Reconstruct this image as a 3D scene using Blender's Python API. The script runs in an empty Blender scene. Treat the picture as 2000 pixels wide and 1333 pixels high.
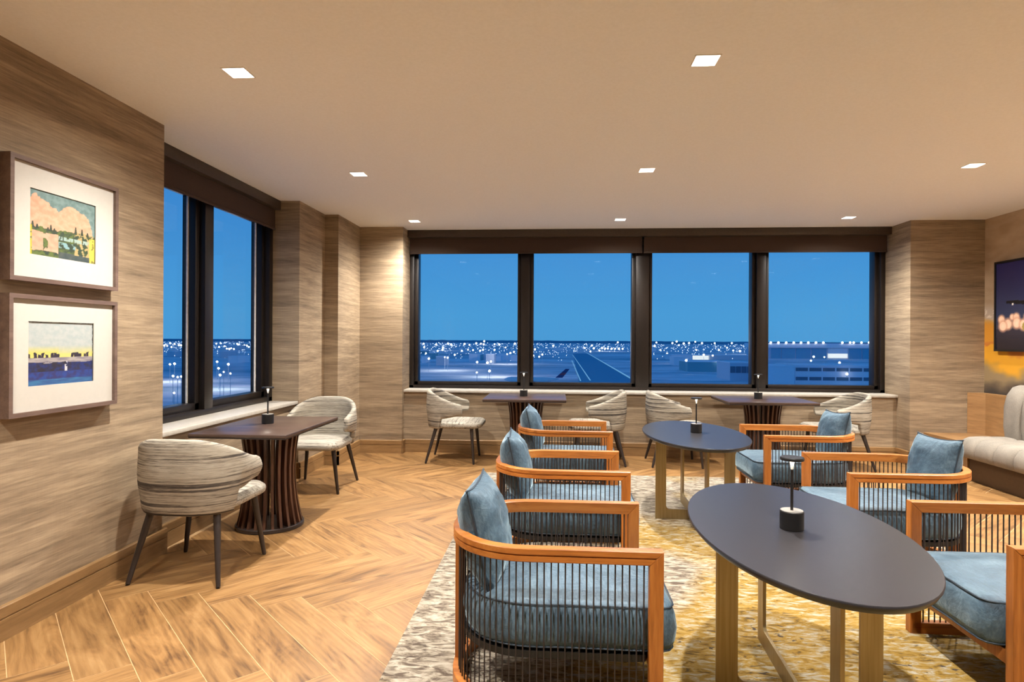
import bpy, bmesh, math, random
from mathutils import Vector, Matrix, noise
PI = math.pi
random.seed(7)
S = bpy.context.scene
COL = S.collection

# ------------------------------------------------------------------ camera
F, TH, CAMH, ROLL, HZ = 1195.0, math.atan(85/1195.0), 1.38, 0.0055, 664.5
cam = bpy.data.cameras.new('camera'); co = bpy.data.objects.new('camera', cam); COL.objects.link(co)
cam.sensor_fit = 'HORIZONTAL'; cam.sensor_width = 36.0; cam.lens = 36.0*F/2000.0
cam.shift_y = -(666.5-HZ)/2000.0
cam.clip_start = 0.05; cam.clip_end = 30000
co.matrix_world = Matrix.Translation((0, 0, CAMH)) @ Matrix.Rotation(TH, 4, 'Z') @ Matrix.Rotation(PI/2, 4, 'X') @ Matrix.Rotation(ROLL, 4, 'Z')
S.camera = co

def ray(px, py):                      # photo pixel -> direction in the room
    u, v = px-1000, py-HZ
    u, v = u+ROLL*v, v-ROLL*u
    x, z = u/F, -v/F
    return (math.cos(TH)*x-math.sin(TH), math.sin(TH)*x+math.cos(TH), z)
def atz(px, py, z):
    d = ray(px, py); k = (z-CAMH)/d[2]
    return Vector((k*d[0], k*d[1], z))
def atd(px, py, dist):                # a point at a known ground distance
    d = ray(px, py); k = dist/math.hypot(d[0], d[1])
    return Vector((k*d[0], k*d[1], CAMH+k*d[2]))

# ------------------------------------------------------------------ world, view
S.view_settings.view_transform = 'Standard'; S.view_settings.look = 'None'
S.view_settings.exposure = 0.0; S.view_settings.gamma = 1.0; S.view_settings.use_curve_mapping = False
w = bpy.data.worlds.new('dusk'); S.world = w; w.use_nodes = True
nt = w.node_tree; nt.nodes.clear()
tc = nt.nodes.new('ShaderNodeTexCoord'); sx = nt.nodes.new('ShaderNodeSeparateXYZ'); rp = nt.nodes.new('ShaderNodeValToRGB')
mr = nt.nodes.new('ShaderNodeMapRange'); mr.inputs['From Min'].default_value = -0.2; mr.inputs['From Max'].default_value = 1.0
bg = nt.nodes.new('ShaderNodeBackground'); ou = nt.nodes.new('ShaderNodeOutputWorld')
nt.links.new(tc.outputs['Generated'], sx.inputs[0]); nt.links.new(sx.outputs['Z'], mr.inputs['Value'])
nt.links.new(mr.outputs[0], rp.inputs[0]); nt.links.new(rp.outputs[0], bg.inputs[0]); nt.links.new(bg.outputs[0], ou.inputs[0])
els = [(0.0, (.03, .16, .40)), (0.165, (.075, .34, .69)), (0.20, (.074, .345, .70)), (0.27, (.062, .305, .69)),
       (0.36, (.048, .25, .66)), (0.6, (.032, .18, .52)), (1.0, (.022, .13, .40))]
cr = rp.color_ramp
cr.elements[0].position = els[0][0]; cr.elements[0].color = (*els[0][1], 1)
cr.elements[1].position = els[-1][0]; cr.elements[1].color = (*els[-1][1], 1)
for p, c in els[1:-1]:
    e = cr.elements.new(p); e.color = (*c, 1)
bg.inputs[1].default_value = 1.0
S.cycles.use_adaptive_sampling = True; S.cycles.adaptive_threshold = .03
S.cycles.max_bounces = 6; S.cycles.diffuse_bounces = 4; S.cycles.glossy_bounces = 3; S.cycles.transparent_max_bounces = 8

# downlight grid (Y, X) of the ceiling; power per lamp
CEIL = 2.745
LAMP_W, LAMP_COL = 27.0, (1.0, .97, .91)
GRID_X = (-1.63, .72, 3.2); GRID_Y = (6.955, 4.95, 3.03, 1.05)

# ------------------------------------------------------------------ helpers
def srgb(r, g, b, a=None):
    f = lambda c: (c/255.0/12.92) if c/255.0 <= .04045 else ((c/255.0+.055)/1.055)**2.4
    return (f(r), f(g), f(b), 1.0)

def tag(o, label=None, cat=None, group=None, kind=None):
    if label: o['label'] = label
    if cat: o['category'] = cat
    if group: o['group'] = group
    if kind: o['kind'] = kind
    return o

def finish(me, mat, smooth, sharp):
    me.update()
    if mat is not None: me.materials.append(mat)
    if smooth:
        for p in me.polygons: p.use_smooth = True
        if sharp is not None: me.set_sharp_from_angle(angle=math.radians(sharp))
    return me

def new_obj(name, me, parent=None, loc=None, rotz=0.0):
    o = bpy.data.objects.new(name, me); COL.objects.link(o)
    if parent is not None: o.parent = parent
    if loc is not None: o.location = loc
    if rotz: o.rotation_euler = (0, 0, rotz)
    return o

def mk(name, verts, faces, mat, parent=None, smooth=True, sharp=35, loc=None, rotz=0.0):
    me = bpy.data.meshes.new(name); me.from_pydata([tuple(v) for v in verts], [], faces)
    return new_obj(name, finish(me, mat, smooth, sharp), parent, loc, rotz)

def mkbm(name, bm, mat, parent=None, smooth=True, sharp=35, loc=None, rotz=0.0):
    bmesh.ops.recalc_face_normals(bm, faces=bm.faces[:])
    me = bpy.data.meshes.new(name); bm.to_mesh(me); bm.free()
    return new_obj(name, finish(me, mat, smooth, sharp), parent, loc, rotz)

def empty(name, loc=(0, 0, 0), rotz=0.0):
    o = bpy.data.objects.new(name, None); COL.objects.link(o)
    o.location = loc; o.rotation_euler = (0, 0, rotz); o.empty_display_size = .1
    return o

def bbox(bm, x0, x1, y0, y1, z0, z1, bev=0.0, seg=2):
    vs = [bm.verts.new(p) for p in ((x0, y0, z0), (x1, y0, z0), (x1, y1, z0), (x0, y1, z0), (x0, y0, z1), (x1, y0, z1), (x1, y1, z1), (x0, y1, z1))]
    fs = [bm.faces.new([vs[i] for i in f]) for f in ((0, 3, 2, 1), (4, 5, 6, 7), (0, 1, 5, 4), (1, 2, 6, 5), (2, 3, 7, 6), (3, 0, 4, 7))]
    if bev > 0:
        es = {e for f in fs for e in f.edges}
        bmesh.ops.bevel(bm, geom=list(es), offset=bev, segments=seg, affect='EDGES', profile=.5)

def box(name, x0, x1, y0, y1, z0, z1, mat, parent=None, bev=0.0, loc=None, rotz=0.0):
    bm = bmesh.new(); bbox(bm, min(x0, x1), max(x0, x1), min(y0, y1), max(y0, y1), min(z0, z1), max(z0, z1), bev)
    return mkbm(name, bm, mat, parent, smooth=bev > 0, loc=loc, rotz=rotz)

def loft_data(rings, cap0=True, cap1=True, closed=True):
    n = len(rings[0]); V = [p for r in rings for p in r]; Fc = []
    for i in range(len(rings)-1):
        for j in range(n if closed else n-1):
            k = (j+1) % n
            Fc.append((i*n+j, i*n+k, (i+1)*n+k, (i+1)*n+j))
    if cap0: Fc.append(tuple(range(n-1, -1, -1)))
    if cap1: Fc.append(tuple((len(rings)-1)*n+j for j in range(n)))
    return V, Fc

def loft(name, rings, mat, parent=None, cap0=True, cap1=True, closed=True, sharp=35, loc=None, rotz=0.0):
    V, Fc = loft_data(rings, cap0, cap1, closed)
    bm = bmesh.new(); vs = [bm.verts.new(p) for p in V]
    for f in Fc:
        try: bm.faces.new([vs[i] for i in f])
        except ValueError: pass
    return mkbm(name, bm, mat, parent, True, sharp, loc, rotz)

def lathe(name, prof, mat, parent=None, n=32, sharp=35, loc=None):
    rings = [[(r*math.cos(2*PI*j/n), r*math.sin(2*PI*j/n), z) for j in range(n)] for r, z in prof]
    return loft(name, rings, mat, parent, sharp=sharp, loc=loc)

def tube_rings(pts, rad, n=6):
    rings = []
    P = [Vector(p) for p in pts]
    up = Vector((0, 0, 1))
    for i, p in enumerate(P):
        t = (P[min(i+1, len(P)-1)]-P[max(i-1, 0)]).normalized()
        a = t.cross(up)
        if a.length < 1e-4: a = t.cross(Vector((1, 0, 0)))
        a.normalize(); b = a.cross(t)
        r = rad[i] if isinstance(rad, (list, tuple)) else rad
        rings.append([tuple(p+r*(math.cos(2*PI*j/n)*a+math.sin(2*PI*j/n)*b)) for j in range(n)])
    return rings

def tube(name, pts, rad, mat, parent=None, n=6, loop=False, loc=None):
    pts = list(pts)
    if loop: pts = pts+[pts[0]]
    return loft(name, tube_rings(pts, rad, n), mat, parent, cap0=not loop, cap1=not loop, sharp=60, loc=loc)

def copy_tree(o, parent=None, loc=None, rotz=None):
    c = o.copy(); COL.objects.link(c)
    if parent is not None: c.parent = parent
    if loc is not None: c.location = loc
    if rotz is not None: c.rotation_euler = (0, 0, rotz)
    for ch in list(o.children):
        copy_tree(ch, c)
    return c

# ------------------------------------------------------------------ materials
class N:
    """small node-graph builder"""
    def __init__(s, name):
        s.m = bpy.data.materials.new(name); s.m.use_nodes = True; s.t = s.m.node_tree; s.t.nodes.clear()
        s.out = s.t.nodes.new('ShaderNodeOutputMaterial'); s.b = s.t.nodes.new('ShaderNodeBsdfPrincipled')
        s.t.links.new(s.b.outputs[0], s.out.inputs[0])
    def n(s, typ, **kw):
        x = s.t.nodes.new('ShaderNode'+typ)
        for k, v in kw.items():
            if hasattr(x, k): setattr(x, k, v)
        return x
    def l(s, a, b): s.t.links.new(a, b)
    def set(s, **kw):
        for k, v in kw.items():
            s.b.inputs[k.replace('_', ' ')].default_value = v
        return s
    def coords(s, kind='Object', scale=(1, 1, 1), loc=(0, 0, 0), rot=(0, 0, 0), rand=0.0):
        t = s.n('TexCoord'); mp = s.n('Mapping')
        mp.inputs['Scale'].default_value = scale; mp.inputs['Location'].default_value = loc; mp.inputs['Rotation'].default_value = rot
        src = t.outputs[kind]
        if rand:
            oi = s.n('ObjectInfo'); mu = s.n('Math', operation='MULTIPLY'); mu.inputs[1].default_value = rand
            s.l(oi.outputs['Random'], mu.inputs[0]); ad = s.n('VectorMath', operation='ADD')
            s.l(src, ad.inputs[0]); s.l(mu.outputs[0], ad.inputs[1]); src = ad.outputs[0]
        s.l(src, mp.inputs['Vector']); return mp.outputs[0]
    def noise(s, vec, scale=5, detail=3, rough=.55, dist=0.0):
        x = s.n('TexNoise'); x.inputs['Scale'].default_value = scale; x.inputs['Detail'].default_value = detail
        x.inputs['Roughness'].default_value = rough; x.inputs['Distortion'].default_value = dist
        s.l(vec, x.inputs['Vector']); return x.outputs['Fac']
    def ramp(s, fac, stops):
        r = s.n('ValToRGB'); c = r.color_ramp
        c.elements[0].position = stops[0][0]; c.elements[0].color = stops[0][1]
        c.elements[1].position = stops[-1][0]; c.elements[1].color = stops[-1][1]
        for p, col in stops[1:-1]:
            e = c.elements.new(p); e.color = col
        s.l(fac, r.inputs[0]); return r.outputs[0]
    def mix(s, fac, a, b, mode='MIX'):
        x = s.n('Mix', data_type='RGBA', blend_type=mode)
        for i, v in ((0, fac), (6, a), (7, b)):
            if hasattr(v, 'links') or hasattr(v, 'is_linked'): s.l(v, x.inputs[i])
            else: x.inputs[i].default_value = v
        return x.outputs[2]
    def bump(s, h, strength=.2, dist=.01):
        b = s.n('Bump'); b.inputs['Strength'].default_value = strength; b.inputs['Distance'].default_value = dist
        s.l(h, b.inputs['Height']); s.l(b.outputs[0], s.b.inputs['Normal'])
    def color(s, c): s.l(c, s.b.inputs['Base Color'])

def plain(name, col, rough=.5, metal=0.0, spec=.5, var=.09):
    x = N(name); v = x.coords('Object', rand=20)
    nz = x.noise(v, 40, 3)
    d = tuple(c*(1-var) for c in col[:3])+(1,); l = tuple(min(1, c*(1+var)) for c in col[:3])+(1,)
    x.color(x.ramp(nz, [(.35, d), (.65, l)]))
    x.set(Roughness=rough, Metallic=metal); x.b.inputs['Specular IOR Level'].default_value = spec
    return x.m

def wood(name, dark, mid, light, scale=(1.5, 22, 22), rough=.4, rand=30.0, bump=.08, coat=0.0):
    x = N(name); v = x.coords('Object', scale=scale, rand=rand)
    a = x.noise(v, 1.0, 6, .6, .6); v2 = x.coords('Object', scale=tuple(q*4 for q in scale), rand=rand); b = x.noise(v2, 2.0, 4, .6)
    m = x.mix(.3, a, b)
    oi = x.n('ObjectInfo'); c = x.ramp(m, [(.3, dark), (.5, mid), (.7, light)])
    hv = x.n('HueSaturation'); mrr = x.n('MapRange'); mrr.inputs['To Min'].default_value = .82; mrr.inputs['To Max'].default_value = 1.15
    x.l(oi.outputs['Random'], mrr.inputs[0]); x.l(mrr.outputs[0], hv.inputs['Value']); x.l(c, hv.inputs['Color'])
    x.color(hv.outputs[0]); x.set(Roughness=rough); x.bump(m, bump, .004)
    if coat: x.b.inputs['Coat Weight'].default_value = coat
    return x.m

M = {}
# wall covering: streaky horizontal weave
def wallcover(name, dark, mid, light):
    x = N(name); v = x.coords('Object', scale=(.9, .9, 13)); a = x.noise(v, 1.6, 6, .62, .35)
    v2 = x.coords('Object', scale=(3.2, 3.2, 60)); b = x.noise(v2, 1.8, 4, .6)
    v3 = x.coords('Object', scale=(60, 60, 5)); c = x.noise(v3, 2, 2, .5)
    m = x.mix(.38, a, b); m2 = x.mix(.035, m, c)
    x.color(x.ramp(m2, [(.34, dark), (.5, mid), (.66, light)])); x.set(Roughness=.72); x.b.inputs['Specular IOR Level'].default_value = .25
    x.bump(m2, .12, .004); return x.m
M['wall'] = wallcover('wallcovering', srgb(114, 97, 78), srgb(147, 127, 103), srgb(176, 154, 125))
x = N('ceiling_paint'); v = x.coords('Object'); nz = x.noise(v, 60, 3)
x.color(x.ramp(nz, [(.3, srgb(234, 231, 225)), (.7, srgb(239, 236, 231))])); x.set(Roughness=.9); x.b.inputs['Specular IOR Level'].default_value = .1
x.bump(nz, .03, .002); M['ceiling'] = x.m
# floor planks
x = N('oak_plank_tile')
v = x.coords('Object', scale=(1.0, 4.6, 1), rand=37.0); a = x.noise(v, 1.7, 5, .6, 1.9)
v2 = x.coords('Object', scale=(2.2, 60, 1), rand=37.0); b = x.noise(v2, 1.9, 4, .65, .6)
wv = x.n('TexWave'); wv.inputs['Scale'].default_value = 2.6; wv.inputs['Distortion'].default_value = 7.5; wv.inputs['Detail'].default_value = 3; wv.inputs['Detail Scale'].default_value = .7
wv.bands_direction = 'Y'; v3 = x.coords('Object', scale=(.7, 4.5, 1), rand=37.0); x.l(v3, wv.inputs['Vector'])
m = x.mix(.20, a, b); m = x.mix(.06, m, wv.outputs['Fac'])
c = x.ramp(m, [(.33, srgb(92, 63, 35)), (.45, srgb(130, 94, 54)), (.55, srgb(147, 109, 65)), (.70, srgb(165, 128, 82))])
oi = x.n('ObjectInfo'); hv = x.n('HueSaturation'); mrr = x.n('MapRange'); mrr.inputs['To Min'].default_value = .86; mrr.inputs['To Max'].default_value = 1.1
x.l(oi.outputs['Random'], mrr.inputs[0]); x.l(mrr.outputs[0], hv.inputs['Value']); x.l(c, hv.inputs['Color']); x.color(hv.outputs[0])
x.set(Roughness=.42); x.bump(m, .05, .002); M['plank'] = x.m
M['grout'] = plain('grout', srgb(184, 148, 104), .8)
M['baseboard'] = wood('oak_baseboard', srgb(118, 88, 54), srgb(142, 108, 68), srgb(162, 126, 84), scale=(2.5, 2.5, 30), rough=.45, rand=0)
M['frame_black'] = plain('dark_bronze_window_frame', srgb(38, 31, 27), .38, .35)
M['fascia'] = plain('bronze_fascia', srgb(72, 60, 48), .45, .25)
x = N('shade_weave'); v = x.coords('Object', scale=(1, 1, 1)); nz = x.noise(x.coords('Object', scale=(420, 420, 420)), 1, 2)
x.color(x.ramp(nz, [(.3, srgb(52, 37, 28)), (.7, srgb(74, 56, 44))])); x.set(Roughness=.85); M['shade'] = x.m
x = N('sill_stone'); nz = x.noise(x.coords('Object'), 25, 5)
x.color(x.ramp(nz, [(.3, srgb(172, 163, 150)), (.7, srgb(186, 178, 166))])); x.set(Roughness=.4); M['sill'] = x.m
# glass: clear pane with fresnel reflection
x = N('window_glass'); x.t.nodes.remove(x.b)
tr = x.n('BsdfTransparent'); tr.inputs[0].default_value = (.97, .985, .99, 1); gl = x.n('BsdfGlossy'); gl.inputs['Roughness'].default_value = .02
lw = x.n('LayerWeight'); pw = x.n('Math', operation='POWER'); pw.inputs[1].default_value = 4.0; x.l(lw.outputs['Facing'], pw.inputs[0])
fr = x.n('MapRange'); fr.inputs['To Min'].default_value = .009; fr.inputs['To Max'].default_value = .35; x.l(pw.outputs[0], fr.inputs[0]); ms = x.n('MixShader')
x.l(fr.outputs[0], ms.inputs[0]); x.l(tr.outputs[0], ms.inputs[1]); x.l(gl.outputs[0], ms.inputs[2]); x.l(ms.outputs[0], x.out.inputs[0]); M['glass'] = x.m

M['teak'] = wood('teak', srgb(124, 68, 25), srgb(174, 103, 41), srgb(197, 129, 61), scale=(1.6, 26, 26), rough=.38, rand=11.0)
M['teak_post'] = wood('teak_upright', srgb(118, 65, 23), srgb(166, 97, 38), srgb(190, 122, 56), scale=(26, 26, 1.6), rough=.38, rand=11.0)
M['cord'] = plain('brown_cord', srgb(44, 32, 26), .7)
M['black'] = plain('matt_black', srgb(22, 20, 20), .45, var=.03)
M['walnut'] = wood('walnut_top', srgb(54, 41, 35), srgb(74, 57, 49), srgb(94, 74, 63), scale=(2, 22, 22), rough=.3, rand=9.0)
M['slat'] = wood('walnut_slat', srgb(56, 34, 24), srgb(80, 52, 38), srgb(108, 76, 56), scale=(30, 30, 2), rough=.35, rand=40.0)
M['darkedge'] = plain('espresso_edge', srgb(48, 38, 34), .4)
M['tabletop'] = plain('charcoal_lacquer', srgb(44, 42, 45), .33, 0, .42, var=.03)
x = N('brushed_brass'); nz = x.noise(x.coords('Object', scale=(120, 120, 3)), 1, 3)
x.color(x.ramp(nz, [(.3, srgb(150, 130, 92)), (.7, srgb(172, 152, 114))])); x.set(Roughness=.42, Metallic=.85); M['brass'] = x.m
M['leg_dark'] = plain('wenge_leg', srgb(44, 36, 33), .35)

def velvet(name, dark, mid, light):
    x = N(name); v = x.coords('Object', scale=(1, 1, 1), rand=17.0); a = x.noise(v, 5, 5, .6, 1.2)
    b = x.noise(x.coords('Object', scale=(160, 24, 60), rand=5.0), 1, 3); m = x.mix(.35, a, b)
    x.color(x.ramp(m, [(.34, dark), (.5, mid), (.68, light)])); x.set(Roughness=.6)
    x.b.inputs['Sheen Weight'].default_value = .7; x.b.inputs['Sheen Roughness'].default_value = .35; x.b.inputs['Sheen Tint'].default_value = srgb(190, 215, 225)
    w1 = x.noise(x.coords('Object', scale=(3, 3, 3), rand=17.0), 3.2, 4, .6, 1.8)
    x.bump(x.mix(.2, w1, b), .35, .02); return x.m
M['velvet'] = velvet('blue_velvet', srgb(46, 64, 78), srgb(66, 88, 104), srgb(96, 118, 132))
M['velvet_pillow'] = velvet('blue_velvet_pillow', srgb(40, 60, 76), srgb(60, 84, 101), srgb(92, 116, 131))
M['piping'] = plain('velvet_piping', srgb(36, 50, 62), .6)
# striped chair tweed
x = N('striped_tweed'); v = x.coords('Object', scale=(.9, .9, 62), rand=9.0); a = x.noise(v, 1.0, 5, .75, .1)
v2 = x.coords('Object', scale=(14, 14, 260), rand=9.0); b = x.noise(v2, 1.0, 3, .6); m = x.mix(.3, a, b)
m = x.mix(.5, m, x.noise(x.coords('Object', scale=(.5, .5, 44), rand=9.0), 1.0, 2, .5, .05))
c = x.ramp(m, [(.37, srgb(44, 39, 37)), (.43, srgb(84, 76, 68)), (.46, srgb(140, 131, 116)), (.52, srgb(170, 161, 145)), (.56, srgb(100, 91, 81)), (.60, srgb(162, 153, 137)), (.68, srgb(182, 174, 159))])
x.color(c); x.set(Roughness=.85); x.bump(x.noise(x.coords('Object', scale=(300, 300, 300)), 1, 2), .25, .003); M['tweed'] = x.m
x = N('striped_tweed_seat'); v = x.coords('Object', scale=(58, .9, 58), rand=9.0); a = x.noise(v, 1.0, 5, .75, .1)
b = x.noise(x.coords('Object', scale=(220, 14, 220), rand=9.0), 1.0, 3, .6); m = x.mix(.3, a, b)
x.color(x.ramp(m, [(.36, srgb(64, 58, 55)), (.43, srgb(112, 103, 93)), (.48, srgb(156, 147, 132)), (.56, srgb(174, 166, 152)), (.61, srgb(122, 113, 101)), (.68, srgb(180, 173, 159))]))
x.set(Roughness=.85); M['tweed_seat'] = x.m
# sofa linen
x = N('greige_linen'); a = x.noise(x.coords('Object', scale=(220, 220, 220)), 1, 3); b = x.noise(x.coords('Object'), 6, 3); m = x.mix(.4, a, b)
x.color(x.ramp(m, [(.35, srgb(112, 104, 94)), (.65, srgb(146, 137, 125))])); x.set(Roughness=.9); x.bump(a, .2, .003); M['linen'] = x.m
M['sofa_wood'] = wood('oak_panel', srgb(112, 80, 48), srgb(138, 102, 64), srgb(158, 120, 78), scale=(2, 2, 24), rough=.45, rand=0)
M['sofa_plinth'] = plain('plinth_wood', srgb(78, 58, 40), .5)
# carpet
x = N('abstract_rug')
v0 = x.coords('Object', scale=(1, 1, 1)); big = x.noise(x.coords('Object', scale=(.9, .9, 1), loc=(3.1, 1.7, 0)), 1.1, 3, .55, .8)
fl = x.noise(x.coords('Object', scale=(6, 17, 1)), 1.9, 4, .64, 1.0); fl2 = x.noise(x.coords('Object', scale=(9, 20, 1), loc=(5, 2, 0)), 1.8, 3, .6, .6)
cream = x.ramp(fl, [(.38, srgb(92, 80, 70)), (.45, srgb(122, 110, 96)), (.54, srgb(156, 145, 128)), (.64, srgb(174, 164, 148))])
gold = x.ramp(fl, [(.32, srgb(86, 70, 44)), (.41, srgb(132, 102, 44)), (.49, srgb(148, 119, 60)), (.57, srgb(152, 136, 106)), (.64, srgb(166, 158, 142))])
# more gold near the seating group's near end, greyer far off (the woven design itself)
sp = x.n('SeparateXYZ'); x.l(v0, sp.inputs[0]); gy = x.n('MapRange'); gy.inputs['From Min'].default_value = 1.7; gy.inputs['From Max'].default_value = -1.2
gy.inputs['To Min'].default_value = -.2; gy.inputs['To Max'].default_value = .09; x.l(sp.outputs['Y'], gy.inputs[0])
gx = x.n('MapRange'); gx.inputs['From Min'].default_value = -1.75; gx.inputs['From Max'].default_value = -.6; gx.inputs['To Min'].default_value = -.3; gx.inputs['To Max'].default_value = .04
x.l(sp.outputs['X'], gx.inputs[0])
ad = x.n('Math', operation='ADD'); x.l(big, ad.inputs[0]); x.l(gy.outputs[0], ad.inputs[1]); ad2 = x.n('Math', operation='ADD'); x.l(ad.outputs[0], ad2.inputs[0]); x.l(gx.outputs[0], ad2.inputs[1])
sel = x.ramp(ad2.outputs[0], [(.40, (0, 0, 0, 1)), (.54, (1, 1, 1, 1))])
base = x.mix(sel, cream, gold)
dk = x.ramp(fl2, [(.60, (0, 0, 0, 1)), (.66, (1, 1, 1, 1))]); dm = x.noise(x.coords('Object', loc=(9, 4, 0)), 1.6, 2); dsel = x.ramp(dm, [(.44, (0, 0, 0, 1)), (.6, (1, 1, 1, 1))])
mul = x.n('Math', operation='MULTIPLY'); x.l(dk, mul.inputs[0]); x.l(dsel, mul.inputs[1])
base2 = x.mix(mul.outputs[0], base, srgb(74, 64, 56))
x.color(base2); x.set(Roughness=.95); x.b.inputs['Specular IOR Level'].default_value = .1
x.bump(x.noise(x.coords('Object', scale=(260, 260, 260)), 1, 2), .35, .004); M['rug'] = x.m
M['picframe'] = wood('bronze_brown_frame', srgb(84, 66, 58), srgb(104, 84, 74), srgb(122, 100, 88), scale=(20, 2, 20), rough=.4, rand=0)
M['mat'] = plain('ivory_mat_board', srgb(190, 184, 174), .8, var=.015)
M['matcore'] = plain('mat_bevel', srgb(60, 54, 46), .8)
def attr_mat(name, rough=.6, emit=0.0):
    x = N(name); a = x.n('Attribute'); a.attribute_name = 'paint'; x.l(a.outputs['Color'], x.b.inputs['Base Color']); x.set(Roughness=rough)
    if emit: x.l(a.outputs['Color'], x.b.inputs['Emission Color']); x.b.inputs['Emission Strength'].default_value = emit
    return x.m
M['paint'] = attr_mat('painted_print', .55)
M['photo'] = attr_mat('glossy_photo_print', .25)
M['mural'] = attr_mat('mural_wallcovering', .75)
def emit_mat(name, col, st):
    x = N(name); x.b.inputs['Base Color'].default_value = col; x.b.inputs['Emission Color'].default_value = col; x.b.inputs['Emission Strength'].default_value = st
    x.m.cycles.emission_sampling = 'NONE'
    nz = x.noise(x.coords('Object'), 30, 2); x.color(x.ramp(nz, [(.3, tuple(c*.95 for c in col[:3])+(1,)), (.7, col)]))
    return x.m
M['lens'] = emit_mat('downlight_lens', (1.0, .93, .82, 1), 9.0)
M['trimwhite'] = plain('white_trim', srgb(238, 230, 218), .5)
M['led'] = emit_mat('lamp_led', (1.0, .9, .76, 1), 22.0)
M['whitecone'] = plain('white_reflector', srgb(240, 238, 232), .4)

def painted_grid(name, origin, du, dv, nu, nv, fn, mat, parent=None, gain=1.0):
    """flat print: grid of vertices coloured by fn(u, v) -> sRGB 0..255"""
    o, du, dv = Vector(origin), Vector(du), Vector(dv)
    V = [o+du*(i/nu)+dv*(j/nv) for j in range(nv+1) for i in range(nu+1)]
    Fc = [(j*(nu+1)+i, j*(nu+1)+i+1, (j+1)*(nu+1)+i+1, (j+1)*(nu+1)+i) for j in range(nv) for i in range(nu)]
    ob = mk(name, V, Fc, mat, parent, smooth=False)
    ca = ob.data.color_attributes.new('paint', 'FLOAT_COLOR', 'POINT')
    k = 0
    for j in range(nv+1):
        for i in range(nu+1):
            c4 = srgb(*fn(i/nu, j/nv)); ca.data[k].color = (c4[0]*gain, c4[1]*gain, c4[2]*gain, 1); k += 1
    return ob

def nz2(x, y, s=0): return noise.noise(Vector((x, y, s)))          # -1..1
def fbm(x, y, s=0, o=4): return noise.fractal(Vector((x, y, s)), 1.0, 2.0, o)
def lerp(a, b, t):
    t = max(0, min(1, t)); return tuple(p+(q-p)*t for p, q in zip(a, b))

# ------------------------------------------------------------------ room shell
XL, XR, YF = -2.51, 4.745, -3.0
WS = M['wall']
def wallbox(name, x0, x1, y0, y1, z0=0, z1=CEIL, mat=None):
    return tag(box(name, x0, x1, y0, y1, z0, z1, mat or WS), kind='structure')
XW, YWIN = -3.0, 7.88          # outer faces of the two facades
wallbox('wall_left', -3.0, XL, YF, 3.755)
wallbox('wall_left_below_window', -3.0, -2.565, 3.755, 5.885, 0, .735)
wallbox('wall_left_above_window', -3.0, -2.90, 3.755, 5.885, 2.60, CEIL)
wallbox('wall_left_pier', -3.0, -2.53, 5.885, 6.555)
wallbox('wall_left_corner', -3.0, -2.38, 6.555, 7.30)
wallbox('wall_back_left', -3.0, -1.85, 7.30, YWIN)
wallbox('wall_back_below_window', -1.85, 3.955, 7.405, YWIN, 0, .735)
wallbox('wall_back_above_window', -1.85, 3.955, 7.80, YWIN, 2.60, CEIL)
wallbox('wall_back_right', 3.955, 4.86, 7.14, YWIN)
wallbox('wall_front', -3.0, 4.86, YF-.1, YF)
tag(box('ceiling', -3.0, 4.86, YF, YWIN, CEIL, CEIL+.12, M['ceiling']), kind='structure')
# right wall: printed abstract mural
def mural(u, v):
    y, z = 7.14-u*10.14, v*CEIL
    n1 = fbm(y*1.3, z*1.3, 3); n2 = fbm(y*4, z*9, 8); n3 = fbm(y*2.2+5, z*2.2, 1)
    c = lerp((176, 152, 122), (196, 174, 146), .5+.8*n2)
    e = z+.10*n1+.05*n2
    if e < 1.78: c = lerp(c, (186, 168, 150), (1.78-e)/.06)
    if 1.62 < e < 1.76 and abs(n2) < .06: c = (220, 208, 190)
    if e < 1.62: c = lerp(c, (204, 138, 36), (1.62-e)/.10)
    if e < 1.42: c = lerp(c, (190, 112, 40), (1.42-e)/.05)
    if e < 1.36: c = lerp(c, (214, 152, 30), (1.36-e+.3*n3)/.10)
    t = 1.12+.12*n3
    if e < t: c = lerp(c, (140, 118, 84), (t-e)/.12)
    if e < .98: c = lerp(c, (56, 48, 42), (.98-e)/.14)
    m = .5+.9*fbm(y*.9+2, z*.5, 12)
    return lerp((178, 156, 128), c, max(0, min(1, m+.9-max(0, (6.5-y))*.5)))
wr = tag(painted_grid('wall_right', (XR, 7.14, 0), (0, -10.14, 0), (0, 0, CEIL), 420, 200, mural, M['mural']), kind='structure')
box('backing', XR+.002, 4.86, YF, 7.14, 0, CEIL, M['ceiling'], wr)

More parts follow.
